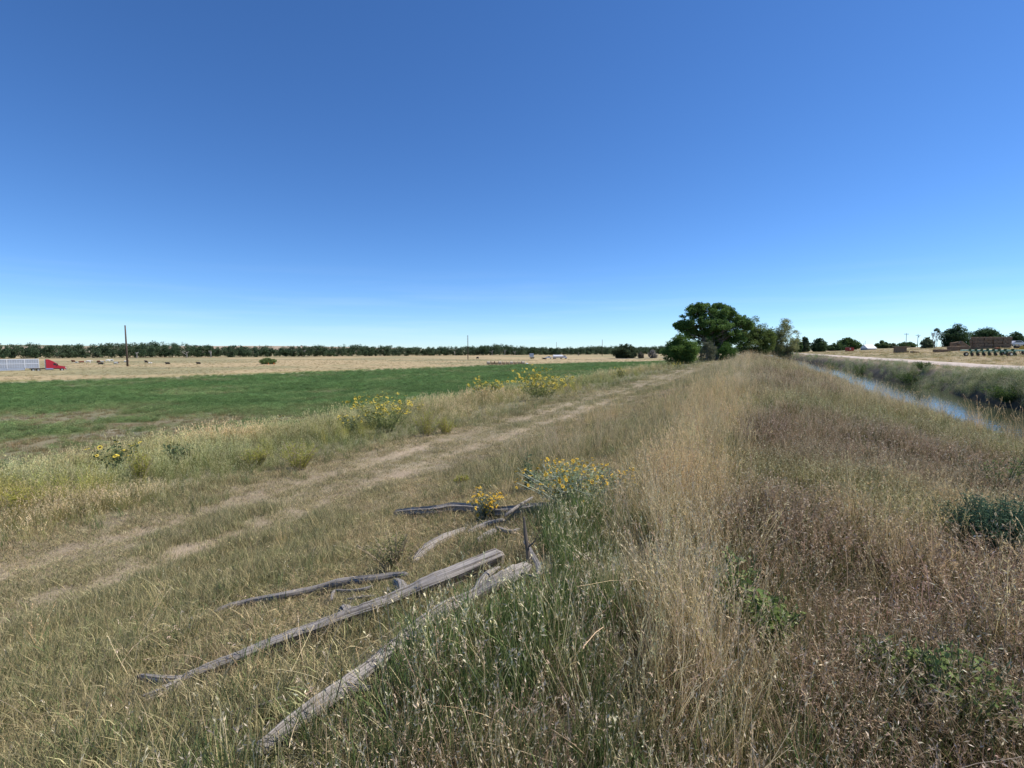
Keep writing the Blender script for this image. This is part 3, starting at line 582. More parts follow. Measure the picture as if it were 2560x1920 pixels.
def crown_centres(lobes, per, size):
    cs = []; rs = []
    for (dx, dy, dz, rx, ry, rz) in lobes:
        for k in range(per):
            d = rng.normal(0, 1, 3); d /= np.linalg.norm(d); q = rng.uniform(.45, 1.0)
            cs.append((dx + d[0] * rx * q, dy + d[1] * ry * q, dz + d[2] * rz * q)); rs.append(size * rng.uniform(.55, 1.25))
    return cs, rs
def tree(name, label, loc, lobes, per=16, size=1.2, n=9000, leaf=.35, colA=(.035, .07, .02), colB=(.075, .13, .035), trunk=.35, trunk_h=None, cat='tree', group=None, bark=None, limbs=10, flat=.75, fork=1, lean=(0, 0)):
    global rng
    rng = np.random.default_rng(zlib.crc32(label.encode()))
    root = empty(name, loc); tag(root, label, cat, group)
    cs, rs = crown_centres(lobes, per, size)
    cs = [(c[0], c[1], max(c[2], rs[i] * .5)) for i, c in enumerate(cs)]
    V, F, Cc = leaf_cloud(cs, rs, n, leaf, colA, colB, flat)
    V[:, 2] = np.maximum(V[:, 2], .02)
    link('crown', mesh_np('crown', V, F, [LEAF], cols=Cc), root)
    b = MB(); th = trunk_h or min(c[2] for c in cs) + 1.0
    zc = np.mean([l[2] for l in lobes])
    for f in range(fork):
        fx = (f - (fork - 1) / 2) * trunk * 1.6
        pts = [(fx, 0, -.4)] + [(fx * (1 + t * 1.5) + lean[0] * t + rng.normal(0, trunk * .3), lean[1] * t + rng.normal(0, trunk * .3), th * t) for t in (.3, .65, 1)]
        b.tube(pts, [trunk * 1.35, trunk, trunk * .85, trunk * .7], 8, wob=.12, seed=f)
        top = np.array(pts[-1])
        sel = rng.choice(len(cs), min(limbs, len(cs)), replace=False)
        for i in sel:
            c = np.array(cs[i]); m1 = top + (c - top) * .4 + rng.normal(0, .12, 3) * np.linalg.norm(c - top) + np.array([0, 0, .1 * np.linalg.norm(c - top)])
            b.tube([top - (0, 0, th * .12), m1, c], [trunk * .34, trunk * .2, trunk * .06], 5, cap=False)
    b.build('trunk', bark or BARK, root, smooth=True)
    return root
def px_h(py, Y, z): return EYE + (HOR - py) / FPX * Y - z
SEEDS = {}
def box_tree(name, label, px0, px1, ptop, Y, depth=None, lob=5, zlow=.12, **kw):
    """tree filling a column range up to a top row, at depth Y; lobes arranged as an irregular crown"""
    global rng
    rng = np.random.default_rng(zlib.crc32(label.encode()) + SEEDS.get(name, 0))
    x0, _, z = col_at((px0 + px1) / 2, Y); W = (px1 - px0) / FPX * Y; Hh = px_h(ptop, Y, z); D = depth or W * .8
    lobes = []
    for k in range(lob):
        a = rng.uniform(-1, 1); lobes.append((a * W * .22, rng.uniform(-.2, .2) * D, Hh * (.62 - .22 * abs(a) + rng.uniform(-.05, .05)), W * .22, D * .25, Hh * .27))
    lobes += [(0, 0, Hh * .72, W * .20, D * .2, Hh * .22), (-W * .28, 0, Hh * .4, W * .18, D * .25, Hh * .25), (W * .28, 0, Hh * .42, W * .18, D * .25, Hh * .24), (-W * .2, 0, Hh * .2, W * .2, D * .25, Hh * .16), (W * .2, 0, Hh * .2, W * .2, D * .25, Hh * .16), (-W * .12, 0, Hh * .08, W * .2, D * .3, Hh * .10), (W * .12, 0, Hh * .08, W * .2, D * .3, Hh * .10), (0, -D * .2, Hh * .34, W * .3, D * .2, Hh * .2)]
    kw.setdefault('size', W * .10 + .1); kw.setdefault('leaf', max(.3, Y * .0022)); kw.setdefault('n', 7000)
    return tree(name, label, (x0, Y, z), lobes, trunk=kw.pop('trunk', max(.15, Hh * .02)), **kw)

# the big cottonwood
x0, Y0 = (1782 - 1280) / FPX * 172, 172; z0 = h1(x0, Y0)
S = 172 / FPX
def LB(px, py, rx, ry, dy=0, d=None): return ((px - 1782) * S, dy, px_h(py, 172, z0), rx * S, (d or rx) * S, ry * S)
tree('cottonwood_tree', 'tallest tree, a broad dark green cottonwood at the foot of the levee', (x0, Y0, z0),
     [LB(1725, 800, 32, 24), LB(1760, 780, 30, 20), LB(1735, 775, 20, 16), LB(1800, 778, 28, 20), LB(1775, 800, 34, 22), LB(1820, 800, 25, 22), LB(1850, 805, 20, 16), LB(1700, 815, 15, 11), LB(1865, 815, 14, 12), LB(1740, 830, 34, 16, 2), LB(1800, 832, 40, 18, 2), LB(1770, 815, 40, 20, -3), LB(1785, 860, 45, 20, 4), LB(1770, 850, 60, 24, 3), LB(1830, 840, 40, 20, 1), LB(1815, 865, 40, 22, 3)],
     per=34, size=1.25, n=80000, leaf=.42, colA=(.060, .12, .030), colB=(.19, .29, .08), trunk=.7, trunk_h=7.5, limbs=26, fork=3)
box_tree('small_elm_tree', 'small dense bushy green tree left of the tall cottonwood', 1652, 1748, 824, 138, n=30000, leaf=.30, size=1.1, per=24, colA=(.06, .12, .027), colB=(.17, .26, .06), lob=6)
box_tree('grey_shrub', 'greyish twiggy shrub under the tall cottonwood', 1738, 1792, 838, 160, n=5500, leaf=.25, colA=(.10, .12, .07), colB=(.19, .20, .13), bark=PALEBARK, limbs=22, cat='shrub')
box_tree('round_shrub', 'bright green rounded shrub between cottonwood and levee crest', 1788, 1846, 852, 166, n=9000, leaf=.25, colA=(.055, .12, .025), colB=(.11, .19, .045), cat='shrub')
box_tree('yellowing_tree', 'green tree with a yellowing top right of the cottonwood', 1822, 1944, 790, 205, n=34000, leaf=.38, size=1.5, per=22, colA=(.08, .13, .03), colB=(.22, .27, .08), lob=8, trunk=.4)
box_tree('pale_elm_tree', 'pale yellow green open tree leaning over the canal', 1918, 2004, 784, 212, n=26000, leaf=.34, size=1.5, per=22, colA=(.17, .20, .08), colB=(.34, .35, .17), bark=PALEBARK, trunk=.42, limbs=30, lob=5, lean=(1, 0))
box_tree('grey_brush', 'grey brown brush on the far canal bank behind the pale tree', 1893, 1932, 850, 330, n=2500, colA=(.12, .10, .07), colB=(.2, .17, .12), cat='shrub')
for i, (a, b, t, Y, lab, cA, cB) in enumerate([
    (1978, 2004, 841, 300, 'dark green tree partly hidden behind the pale canal tree', (.03, .06, .02), (.06, .10, .035)),
    (1996, 2024, 838, 310, 'grey green tall tree second right of the pale canal tree', (.05, .08, .04), (.09, .12, .06)),
    (2022, 2068, 840, 290, 'dark bushy tree alone above the bend of the gravel road', (.028, .055, .022), (.055, .09, .035)),
    (2062, 2112, 858, 330, 'low dark trees left of the red shed', (.035, .06, .02), (.06, .095, .035)),
    (2080, 2150, 845, 350, 'broad dome shaped tree behind the red shed', (.04, .07, .022), (.07, .11, .035)),
    (2186, 2224, 852, 340, 'small green tree just right of the white roofed barn', (.05, .08, .035), (.09, .12, .05)),
    (2220, 2242, 858, 330, 'pale olive small tree left of the solitary bale block', (.10, .12, .06), (.15, .16, .08)),
    (2240, 2290, 855, 320, 'low spreading tree behind the solitary bale block', (.05, .08, .03), (.08, .12, .045)),
    (2298, 2332, 842, 235, 'small grey green tree left of the bare tree', (.06, .09, .05), (.11, .14, .08)),
    (2344, 2428, 809, 240, 'tallest dark tree behind the hay stack', (.022, .045, .022), (.05, .085, .035)),
    (2420, 2506, 818, 245, 'second broad dark tree right behind the hay stack', (.022, .045, .022), (.05, .085, .035)),
    (2508, 2562, 828, 230, 'dark tree right of the hay stack near the photo edge', (.022, .045, .022), (.045, .08, .035))]):
    box_tree('farm_tree', lab, a, b, t, Y, colA=tuple(q * 1.3 for q in cA), colB=tuple(q * 1.8 for q in cB), n=12000 if b - a > 60 else 6000, group='trees on the rise beyond the gravel road', lob=4)
def bare_tree(px, Y, hgt, label):
    x, y, z = col_at(px, Y); root = empty('bare_tree', (x, y, z)); tag(root, label, 'tree'); b = MB()
    def br(p, d, L, r, k):
        e = p + d * L; b.tube([p, (p + e) / 2 + rng.normal(0, .05 * L, 3), e], [r, r * .8, r * .55], 5, cap=False)
        if k: 
            for i in range(3): dd = d + rng.normal(0, .42, 3) + np.array([0, 0, .15]); br(e, dd / np.linalg.norm(dd), L * .68, r * .55, k - 1)
    for s in (-1, 0, 1): br(np.array([s * .15, 0, -.2]), np.array([s * .25, 0, 1.]), hgt * .33, .16, 4)
    b.build('branches', PALEBARK, root)
    V, F, Cc = leaf_cloud([(.6, 0, hgt * .95), (1.4, 0, hgt * .85), (-.3, 0, hgt * .9)], [1.0, .8, .6], 700, .3, (.05, .08, .03), (.1, .13, .05)); link('crown', mesh_np('crown', V, F, [LEAF], cols=Cc), root)
bare_tree(2334, 228, 8.6, 'mostly bare grey tree left of the dark trees by the hay stack')
# meadow trees on the left plain
box_tree('round_bush', 'lone round green bush standing in the dry pasture', 646, 695, 893, 263, n=6000, leaf=.4, colA=(.13, .19, .06), colB=(.25, .32, .12), cat='shrub', size=.7, per=20)
box_tree('olive_tree', 'dark spreading tree group alone in the pasture left of the cottonwood', 1522, 1604, 856, 455, n=13000, leaf=.9, colA=(.05, .075, .038), colB=(.10, .13, .065), size=2.0, per=14)
box_tree('grey_bush', 'small grey bush at the right foot of the pasture tree group', 1592, 1612, 878, 440, n=1500, leaf=.7, colA=(.12, .12, .09), colB=(.18, .17, .13), cat='shrub')
box_tree('dead_bush', 'pale grey leafless bush before the small elm tree', 1618, 1646, 872, 440, n=1800, leaf=.7, colA=(.22, .21, .19), colB=(.32, .30, .27), cat='shrub', bark=PALEBARK, limbs=20)

# the river woods: one far-off mass
def wood():
    line = [(-1500, -300), (-900, 60), (-600, 310), (-430, 430), (-300, 520), (-150, 640), (0, 750), (150, 870), (330, 1010), (600, 1180), (1100, 1500)]
    VV = []; FF = []; CC = []; b = 0; tv = MB()
    seg = [(line[i], line[i + 1]) for i in range(len(line) - 1)]; Ls = [math.dist(*s) for s in seg]; tot = sum(Ls); s = 0
    while s < tot:
        q = s; i = 0
        while q > Ls[i]: q -= Ls[i]; i += 1
        (ax, ay), (bx, by) = seg[i]; f = q / Ls[i]; t = np.array([bx - ax, by - ay]) / Ls[i]; nn = np.array([-t[1], t[0]])
        for row in range(5):
            off = row * 13 + rng.uniform(-5, 5); p = np.array([ax, ay]) + t * (q + rng.uniform(-4, 4)) + nn * off
            if abs(math.degrees(math.atan2(p[0], p[1]))) > 68: continue
            z = h1(*p); hh = rng.uniform(7.6, 12.2) * (.85 + .5 * vn(s, 0., 70, 201)) * (1 + .12 * (s > 1300)); ww = hh * rng.uniform(.30, .60)
            cs = [(p[0] + rng.normal(0, ww * .5), p[1] + rng.normal(0, ww * .5), z + hh * rng.uniform(.12, .85)) for _ in range(12)]; rs = [hh * rng.uniform(.12, .24) for _ in cs]
            g = rng.random() ; cA = np.array((.050, .082, .040)) * (1 - g) + np.array((.090, .120, .068)) * g
            n_ = 760 if row < 2 else 380
            V, F, Cc = leaf_cloud(cs, rs, n_, 1.0, cA, cA * 1.5, .9)
            VV.append(V); FF.append(F + b); CC.append(Cc); b += len(V)
            if row == 0: pass
        s += rng.uniform(5.5, 8.5)
    o = link('river_woods', mesh_np('river_woods', np.vstack(VV), np.vstack(FF), [LEAF], cols=np.vstack(CC)))
    tag(o, 'long band of grey green river woods across the far plain', 'woods', kind='stuff')
wood()
# pale bare cottonwoods standing out in front of the woods
for i, (px, t, Y) in enumerate([(762, 868, 560), (882, 872, 600), (1137, 876, 660), (1230, 874, 690), (1262, 872, 690), (1287, 876, 715), (468, 876, 470), (528, 874, 480), (343, 878, 440)]):
    Y = Y * 1.04; x, y, z = col_at(px, Y); root = empty('pale_dead_tree', (x, y, z)); hgt = px_h(t, Y, z)
    tag(root, ['bare pale tree at the wood edge right of the round bush', 'bare pale tree at the wood edge midway between round bush and second pole', 'bare pale tree at the wood edge just left of the second tall pole', 'forked bare tree at the wood edge above the left round bales', 'bare pale tree at the wood edge above the middle round bales', 'bare pale tree at the wood edge above the right round bales', 'bare pale tree halfway between tallest dark pole and round bush', 'bare pale tree at the wood edge closest left of the round bush', 'bare pale tree at the wood edge just right of the tallest dark pole'][i], 'tree', 'pale bare trees along the river woods')
    b = MB(); b.tube([(0, 0, -.3), (.3, 0, hgt * .4), (0, 0, hgt * .6)], [.35, .3, .2], 6)
    b.build('trunk', PALEBARK, root)
    b = MB()
    for k in range(5): a = rng.normal(0, .8); b.tube([(.1, 0, hgt * (.35 + .06 * k)), (a * hgt * .25, rng.normal(0, 1), hgt * (.7 + .08 * rng.random())), (a * hgt * .35, 0, hgt * (.85 + .1 * rng.random()))], [.28, .16, .05], 5)
    b.build('limbs', PALEBARK, root)
# trees and farm buildings on the far mesa
def mesa_tree(px, Y, hgt, wd, label):
    x, y, z = col_at(px, Y); cs, rs = crown_centres([(0, 0, hgt * .55, wd * .4, wd * .3, hgt * .35)], 12, hgt * .28)
    root = empty('far_tree', (x, y, z)); tag(root, label, 'tree', 'tiny trees on the far rise')
    V, F, Cc = leaf_cloud(cs, rs, 500, 3.5, (.04, .055, .04), (.06, .08, .055)); link('crown', mesh_np('crown', V, F, [LEAF], cols=Cc), root)
    b = MB(); b.tube([(0, 0, -2), (0, 0, hgt * .5)], [.8, .5], 6); b.build('trunk', BARK, root)
for px, hg, wd, lb in [(103, 16, 14, 'single tiny dark tree on the far rise above the truck'), (410, 9, 24, 'tiny tree row on the far rise right of the tall pole'), (432, 10, 18, 'tiny trees on the far rise beside the white sheds'), (447, 11, 24, 'larger tiny tree clump on the far rise beside white sheds'), (755, 13, 34, 'dark tiny clump on the far rise above the round bush'), (790, 12, 55, 'wide tiny clump on the far rise in the middle distance'), (808, 12, 30, 'small tiny clump at the right end of the far rise trees')]:
    mesa_tree(px, 5200, hg, wd, lb)
for (px, L), lb in zip([(125, 30), (455, 50), (476, 36), (495, 40), (880, 30)], ['leftmost tiny white farm shed on the far rise near the single tree', 'longest tiny white shed beside the tree clump on the far rise', 'middle of three tiny white sheds grouped on the far rise', 'right one of three tiny white sheds grouped on the far rise', 'rightmost tiny white shed alone at the end of the far rise']):
    x, y, z = col_at(px, 5000); root = empty('farm_shed', (x, y, z - 3)); tag(root, lb, 'building', 'white farm buildings on the far rise')
    b = MB(); b.box(-L / 2, L / 2, -8, 8, 0, 9); b.build('wall', WHITE, root); b = MB(); b.prism([(-L / 2 - 1, 9), (L / 2 + 1, 9), (L / 2 - 2, 13), (-L / 2 + 2, 13)], -9, 9); b.build('roof', WHITE, root)

# ------------------------------------------------------------------ fallen logs
def at_depth(px, py, lift=0.): return np.array(hit(px, py, lift))
def log(label, pts, widths, name='fallen_log', n=14, lift=.6, sub=5, seed=0, extra=(), cat='log'):
    """pts in photo pixels dropped on the ground; widths in pixels turned to metres there"""
    P = []; W = []
    for (px, py), wd in zip(pts, widths):
        p = at_depth(px, py); dist = np.linalg.norm(p - np.array([0, 0, EYE])); r = wd * .5 / FPX * p[1] * 1.0; r = max(r, .008)
        p = at_depth(px, py, r * lift + .05); P.append(p); W.append(r)
    o0 = P[0].copy(); b = MB()
    def spl(P, W):
        Q = []; q = []
        for i in range(len(P) - 1):
            p0 = P[max(i - 1, 0)]; p1 = P[i]; p2 = P[i + 1]; p3 = P[min(i + 2, len(P) - 1)]
            for k in range(sub):
                t = k / sub; Q.append(.5 * ((2 * p1) + (p2 - p0) * t + (2 * p0 - 5 * p1 + 4 * p2 - p3) * t * t + (3 * p1 - p0 - 3 * p2 + p3) * t ** 3)); q.append((W[i] * (1 - t) + W[i + 1] * t) * rng.uniform(.94, 1.06))
        Q.append(P[-1]); q.append(W[-1]); q[0] *= .55; q[-1] *= .5; return Q, q
    Q, q = spl(P, W); b.tube([p - o0 for p in Q], q, n, wob=.42, seed=seed)
    for (i, epts, ew) in extra:                          # side branches and snapped stubs
        E = [P[i]]; r0 = W[i]; ee = [r0 * .8]
        for (px, py), wd in zip(epts, ew):
            p = at_depth(px, py); r = max(.006, wd * .5 / FPX * p[1]); E.append(at_depth(px, py, r * lift + .05)); ee.append(r)
        EQ, eq = spl(E, ee); b.tube([p - o0 for p in EQ], eq, 9, wob=.2, seed=seed + 5)
    o = b.build(name, WOOD, None, smooth=False); o.location = tuple(o0); tag(o, label, cat, 'weathered wood lying on the levee slope'); return o
for a_, k_ in LOGS: log(*a_, **k_)
# upright dead stub
p = at_depth(1316, 1440); b = MB(); b.tube([(0, 0, -.05), (.015, .0, .16), (-.01, .02, .34), (-.02, .02, .46)], [.022, .018, .015, .008], 8, wob=.2, seed=3)
b.tube([(.0, 0, .22), (.06, .0, .27), (.09, 0, .34)], [.009, .006, .003], 6); o = b.build('upright_stub', DARKSTEEL if False else BARK); o.location = tuple(p); tag(o, 'dark upright dead stick standing right of the logs', 'stick')

# ------------------------------------------------------------------ flowering and leafy plants
def flower_mesh(R_, r_, npet, petal, centre):
    V = [(0, 0, .006)]; F = []; mi = []; N = 10
    for k in range(N): a = 2 * math.pi * k / N; V.append((r_ * math.cos(a), r_ * math.sin(a), 0.0))
    for k in range(N): F.append((0, 1 + k, 1 + (k + 1) % N)); mi.append(1)
    for k in range(npet):
        a = 2 * math.pi * k / npet; da = math.pi / npet * .9; b0 = len(V); m = (r_ + R_) / 2
        V += [(r_ * .9 * math.cos(a), r_ * .9 * math.sin(a), -.001), (m * math.cos(a - da), m * math.sin(a - da), .003), (R_ * math.cos(a), R_ * math.sin(a), -.004), (m * math.cos(a + da), m * math.sin(a + da), .003)]; F.append((b0, b0 + 1, b0 + 2, b0 + 3)); mi.append(0)
    return mesh_np('flower', V, F, [petal, centre], mi=mi)
PETAL = plain('yellow_petals', (.88, .68, .07), .6, noise=.08); DISC = plain('brown_flower_centre', (.07, .03, .01), .9); GOLD = plain('orange_yellow_petals', (.90, .58, .03), .6, noise=.06); GDISC = plain('golden_flower_centre', (.55, .28, .01), .9)
SUNF = flower_mesh(.055, .020, 14, PETAL, DISC); ASTER = flower_mesh(.021, .008, 9, GOLD, GDISC); SMALLF = flower_mesh(.040, .015, 10, PETAL, DISC)
def plant(name, label, base, width, height, nst, nfl, fl, stemc, lA, lB, nleaf, lL, lW, cat='plant', spread=1.0, lean=(0, 0), group=None, fscale=1.0, droop=0.0, depth=None, leafz=.1):
    global rng
    rng = np.random.default_rng(zlib.crc32(label.encode()))
    root = empty(name, base); tag(root, label, cat, group); P = []; tips = []; st = MB(); W = width / 2; Dp = (depth or width * .7) / 2
    for k in range(nst):
        a = rng.uniform(0, 2 * np.pi); q = math.sqrt(rng.random()); ex, ey = math.cos(a) * q * W + lean[0], math.sin(a) * q * Dp + lean[1]; hh = height * (1 - .35 * q * q) * rng.uniform(.75, 1.05)
        bx, by = ex * .25, ey * .25; pts = [np.array([bx + (ex - bx) * t ** 1.4, by + (ey - by) * t ** 1.4, hh * t]) for t in (0, .35, .7, 1)]
        pts = [q_ * np.array([1.25, 1.25, 1.0]) for q_ in pts]; st.tube(pts, [.008, .006, .004, .003], 4, cap=False); tips.append(pts[-1])
        for j in range(3):
            t = rng.uniform(.45, .95); p = pts[1] + (pts[3] - pts[1]) * ((t - .35) / .65); e = p + np.array([rng.normal(0, .10) * W * 1.2 , rng.normal(0, .1) * W, rng.uniform(.04, .16) * height]); st.tube([p, (p + e) / 2 + (0, 0, -.01), e], [.004, .003, .002], 4, cap=False); tips.append(e)
        m = max(2, nleaf // nst); tt = rng.random(m) * (1 - leafz) + leafz; i3 = np.clip(tt, 0, 1)[:, None]
        base_p = np.array([bx, by, 0.]) + np.concatenate([(np.array([ex - bx, ey - by]))[None] * i3 ** 1.4, hh * i3], 1); D = rng.normal(0, 1, (m, 3)) * np.array([1, 1, .5]) + np.array([0, 0, .15 - droop]); base_p = base_p + D / np.linalg.norm(D, axis=1, keepdims=True) * lL * .3 + rng.normal(0, .05 * W, (m, 3)) * np.array([1, 1, .3])
        base_p[:, 2] = np.maximum(base_p[:, 2], .01)
        V, F, _ = diamonds(base_p, D, lL, lW, (1, 1, 1)); mx = rng.random(m)[:, None]; c = (np.array(lA) * (1 - mx) + np.array(lB) * mx) * rng.uniform(.8, 1.2, m)[:, None]; P.append((V, F, np.repeat(c, 4, 0)))
    st.build('stems', stemc, root); V, F, Cc = merge(P); link('leaves', mesh_np('leaves', V, F, [LEAF], cols=Cc), root)
    if nfl >= 60:                                        # the smallest flower heads beyond the counted ones, one part
        nx = int(nfl * 1.1); q = np.array(tips)[rng.integers(0, len(tips), nx)] + rng.normal(0, 1, (nx, 3)) * np.array([.09, .09, .06]) * height
        a_ = rng.uniform(0, 6.28, nx); VV = []; FF = []; mi = []; bq = 0; fv = np.array([v_.co[:] for v_ in fl.vertices]); ff = [tuple(p_.vertices) for p_ in fl.polygons]; fm = [p_.material_index for p_ in fl.polygons]
        for i in range(nx):
            tl = rng.uniform(0, 1.3); ct, st_ = math.cos(tl), math.sin(tl); sc_ = fscale * rng.uniform(.45, .75); M_ = np.array([[math.cos(a_[i]), -math.sin(a_[i]) * ct, math.sin(a_[i]) * st_], [math.sin(a_[i]), math.cos(a_[i]) * ct, -math.cos(a_[i]) * st_], [0, st_, ct]])
            VV.append(fv @ M_.T * sc_ + q[i]); FF += [tuple(bq + k_ for k_ in f_) for f_ in ff]; mi += fm; bq += len(fv)
        ex = link('small_flowers', mesh_np('small_flowers', np.vstack(VV), FF, list(fl.materials), mi=mi), root); ex['kind'] = 'stuff'
    if nfl:
        sel = rng.permutation(len(tips))[:nfl]
        for i in sel:
            f = link('flower', fl, root); f.location = tuple(tips[i]); a = rng.uniform(0, 6.28); f.rotation_euler = (rng.uniform(-.2, 1.3) * (1 if rng.random() < .75 else -.6), rng.normal(0, .5), a * .15); s = fscale * rng.uniform(.7, 1.15); f.scale = (s, s, s)
    return root
STEMG = plain('green_stems', (.14, .18, .07), .7); STEMP = plain('silvery_stems', (.38, .42, .32), .8); STEMT = plain('tan_stems', (.40, .32, .2), .8)
def base_at(px, py): p = hit(px, py); return (p[0], p[1], p[2] - .02)
def scale_at(p): return p[1] / FPX      # metres per photo pixel
def pl(name, label, cx, ybase, wpx, hpx, *a, **k):
    p = base_at(cx, ybase); s = scale_at(p); return plant(name, label, p, wpx * s, hpx * s, *a, **k)
SG = 'wild sunflowers along the edge of the field'
pl('wild_sunflower', 'wild sunflower plant with brown centred heads at far left', 298, 1195, 110, 115, 9, 15, SUNF, STEMG, (.08, .12, .05), (.15, .19, .09), 230, .11, .055, group=SG, fscale=1.35, leafz=.25)
pl('wild_sunflower', 'large bushy yellow sunflower clump in the middle of the weed strip', 960, 1080, 165, 108, 42, 95, SUNF, STEMG, (.19, .23, .07), (.36, .38, .15), 1500, .11, .045, group=SG, fscale=1.4)
pl('wild_sunflower', 'low pale flowering clump just left of the large bushy sunflower', 880, 1090, 85, 62, 16, 34, SUNF, STEMG, (.14, .18, .08), (.26, .29, .14), 800, .08, .035, group=SG)
pl('wild_sunflower', 'slender loose sunflower clump left of the widest one', 1215, 1000, 72, 62, 18, 60, SUNF, STEMG, (.19, .23, .07), (.36, .38, .15), 900, .14, .07, group=SG, fscale=2.0)
pl('wild_sunflower', 'widest and tallest sunflower clump standing against the green field', 1345, 1000, 155, 82, 46, 98, SUNF, STEMG, (.19, .23, .07), (.36, .38, .15), 1500, .14, .06, group=SG, fscale=2.2)
pl('wild_sunflower', 'small distant sunflower clump near the far end of the field', 1549, 946, 36, 30, 14, 40, SUNF, STEMG, (.09, .13, .05), (.2, .22, .08), 300, .16, .08, group=SG, fscale=1.6)
pl('wild_sunflower', 'farthest little sunflower clump on the levee foot', 1600, 932, 28, 16, 8, 26, SUNF, STEMG, (.09, .13, .05), (.2, .22, .08), 160, .16, .08, group=SG, fscale=1.6)
pl('wild_sunflower', 'sunflowers under the left side of the small elm tree', 1695, 925, 36, 26, 10, 26, SUNF, STEMG, (.09, .13, .05), (.2, .22, .08), 200, .16, .08, group=SG, fscale=1.7)
pl('wild_sunflower', 'single thin sunflower stalk above the seed heads left of centre', 703, 1070, 26, 44, 2, 4, SUNF, STEMG, (.05, .09, .035), (.10, .14, .06), 30, .12, .06, group=SG)
GG = 'silver leaved plants with golden flower heads by the logs'
pl('golden_daisy', 'golden flowered plant growing through the horizontal log', 1215, 1308, 90, 100, 24, 70, ASTER, STEMP, (.13, .16, .10), (.24, .27, .18), 900, .045, .014, group=GG, fscale=1.15)
pl('golden_daisy', 'wide silvery bush covered with golden flowers beyond the logs', 1440, 1268, 270, 122, 60, 100, ASTER, STEMP, (.22, .27, .13), (.40, .45, .25), 3000, .055, .014, group=GG, fscale=1.35, depth=1.1)
pl('golden_daisy', 'golden flowered stems leaning right at the end of the silvery bush', 1520, 1232, 65, 70, 12, 26, ASTER, STEMP, (.24, .27, .2), (.38, .41, .31), 420, .055, .014, group=GG, fscale=1.3, lean=(.18, 0))
pl('dock_plant', 'tall green leafy stalk left of the silvery flowering bush', 1322, 1230, 45, 105, 6, 0, ASTER, STEMG, (.14, .18, .09), (.24, .28, .15), 260, .06, .03)
pl('thistle_bush', 'loose yellow green branching weed left of the log pile', 985, 1420, 150, 100, 30, 0, ASTER, STEMT, (.16, .18, .07), (.30, .30, .13), 900, .035, .012)
KG = 'feathery yellow green bushes in the weed strip'
for lab, a in [('slim upright feathery bush right beside the far left sunflower', (350, 1215, 45, 78)), ('broad feathery yellow green bush left of centre', (745, 1175, 90, 62)), ('smaller feathery bush left of the broad one', (640, 1170, 60, 45)), ('feathery green bush below the large bushy sunflower', (1065, 1090, 60, 55)), ('low feathery bush right of the one below the large sunflower', (1115, 1085, 45, 35)), ('low golden feathery bush at the left photo edge', (55, 1290, 80, 62)), ('tiny bright green feathery bush beyond the flowers by the logs', (1155, 1215, 26, 22))]:
    pl('feathery_bush', lab, a[0], a[1], a[2] * 1.25, a[3] * 1.35, 30, 0, ASTER, STEMT, (.32, .33, .06), (.50, .46, .12), 2800, .055, .013, group=KG, cat='bush')
pl('leafy_weed', 'broad leaved pale green weed right of the far left sunflower', 450, 1165, 90, 62, 16, 0, ASTER, STEMG, (.10, .14, .06), (.20, .24, .12), 700, .10, .05)
pl('rabbitbrush', 'dense blue green bush at the right edge of the levee', 2500, 1430, 230, 205, 90, 0, ASTER, STEMG, (.05, .10, .06), (.11, .18, .11), 17000, .038, .008, cat='bush', depth=1.0)
VG = 'vines and milkweed creeping through the brown grass'
pl('trailing_vine', 'pale green vine with small leaves climbing a dry stalk', 1835, 1560, 120, 230, 16, 0, ASTER, STEMG, (.24, .30, .10), (.42, .46, .20), 420, .030, .018, group=VG)
pl('trailing_vine', 'fuller leafy green vine clump just right of the climbing one', 1905, 1620, 190, 160, 26, 0, ASTER, STEMG, (.13, .20, .055), (.34, .40, .15), 1000, .040, .024, group=VG)
pl('trailing_vine', 'light green leafy sprigs low on the right slope', 2230, 1740, 170, 200, 16, 0, ASTER, STEMG, (.14, .20, .06), (.34, .40, .15), 420, .034, .020, group=VG)
pl('trailing_vine', 'leafy green sprigs in the lower right corner', 2400, 1830, 330, 250, 30, 0, ASTER, STEMG, (.12, .18, .05), (.30, .36, .13), 900, .034, .020, group=VG)
pl('trailing_vine', 'yellow green sprawling plant at the right edge above the blue bush', 2500, 1250, 170, 130, 26, 0, ASTER, STEMG, (.10, .15, .05), (.24, .28, .11), 800, .04, .02, group=VG)
CB = 'rounded green shrubs on the far canal bank'
for lab, (px, py, wd, hg) in [('bright green shrub at the far canal edge nearest the trees', (2085, 925, 60, 28)), ('second green shrub along the far canal edge', (2150, 938, 70, 34)), ('dark green shrub on the far bank before the wide grey weeds', (2280, 960, 90, 34)), ('green overhanging shrub at the right end of the far bank', (2520, 1005, 130, 50)), ('tall green weed clump at the top of the far bank', (2310, 925, 50, 24))]:
    pl('bank_shrub', lab, px, py, wd, hg, 30, 0, ASTER, STEMG, (.055, .10, .025), (.13, .19, .05), 1600, .12, .05, group=CB, cat='shrub')

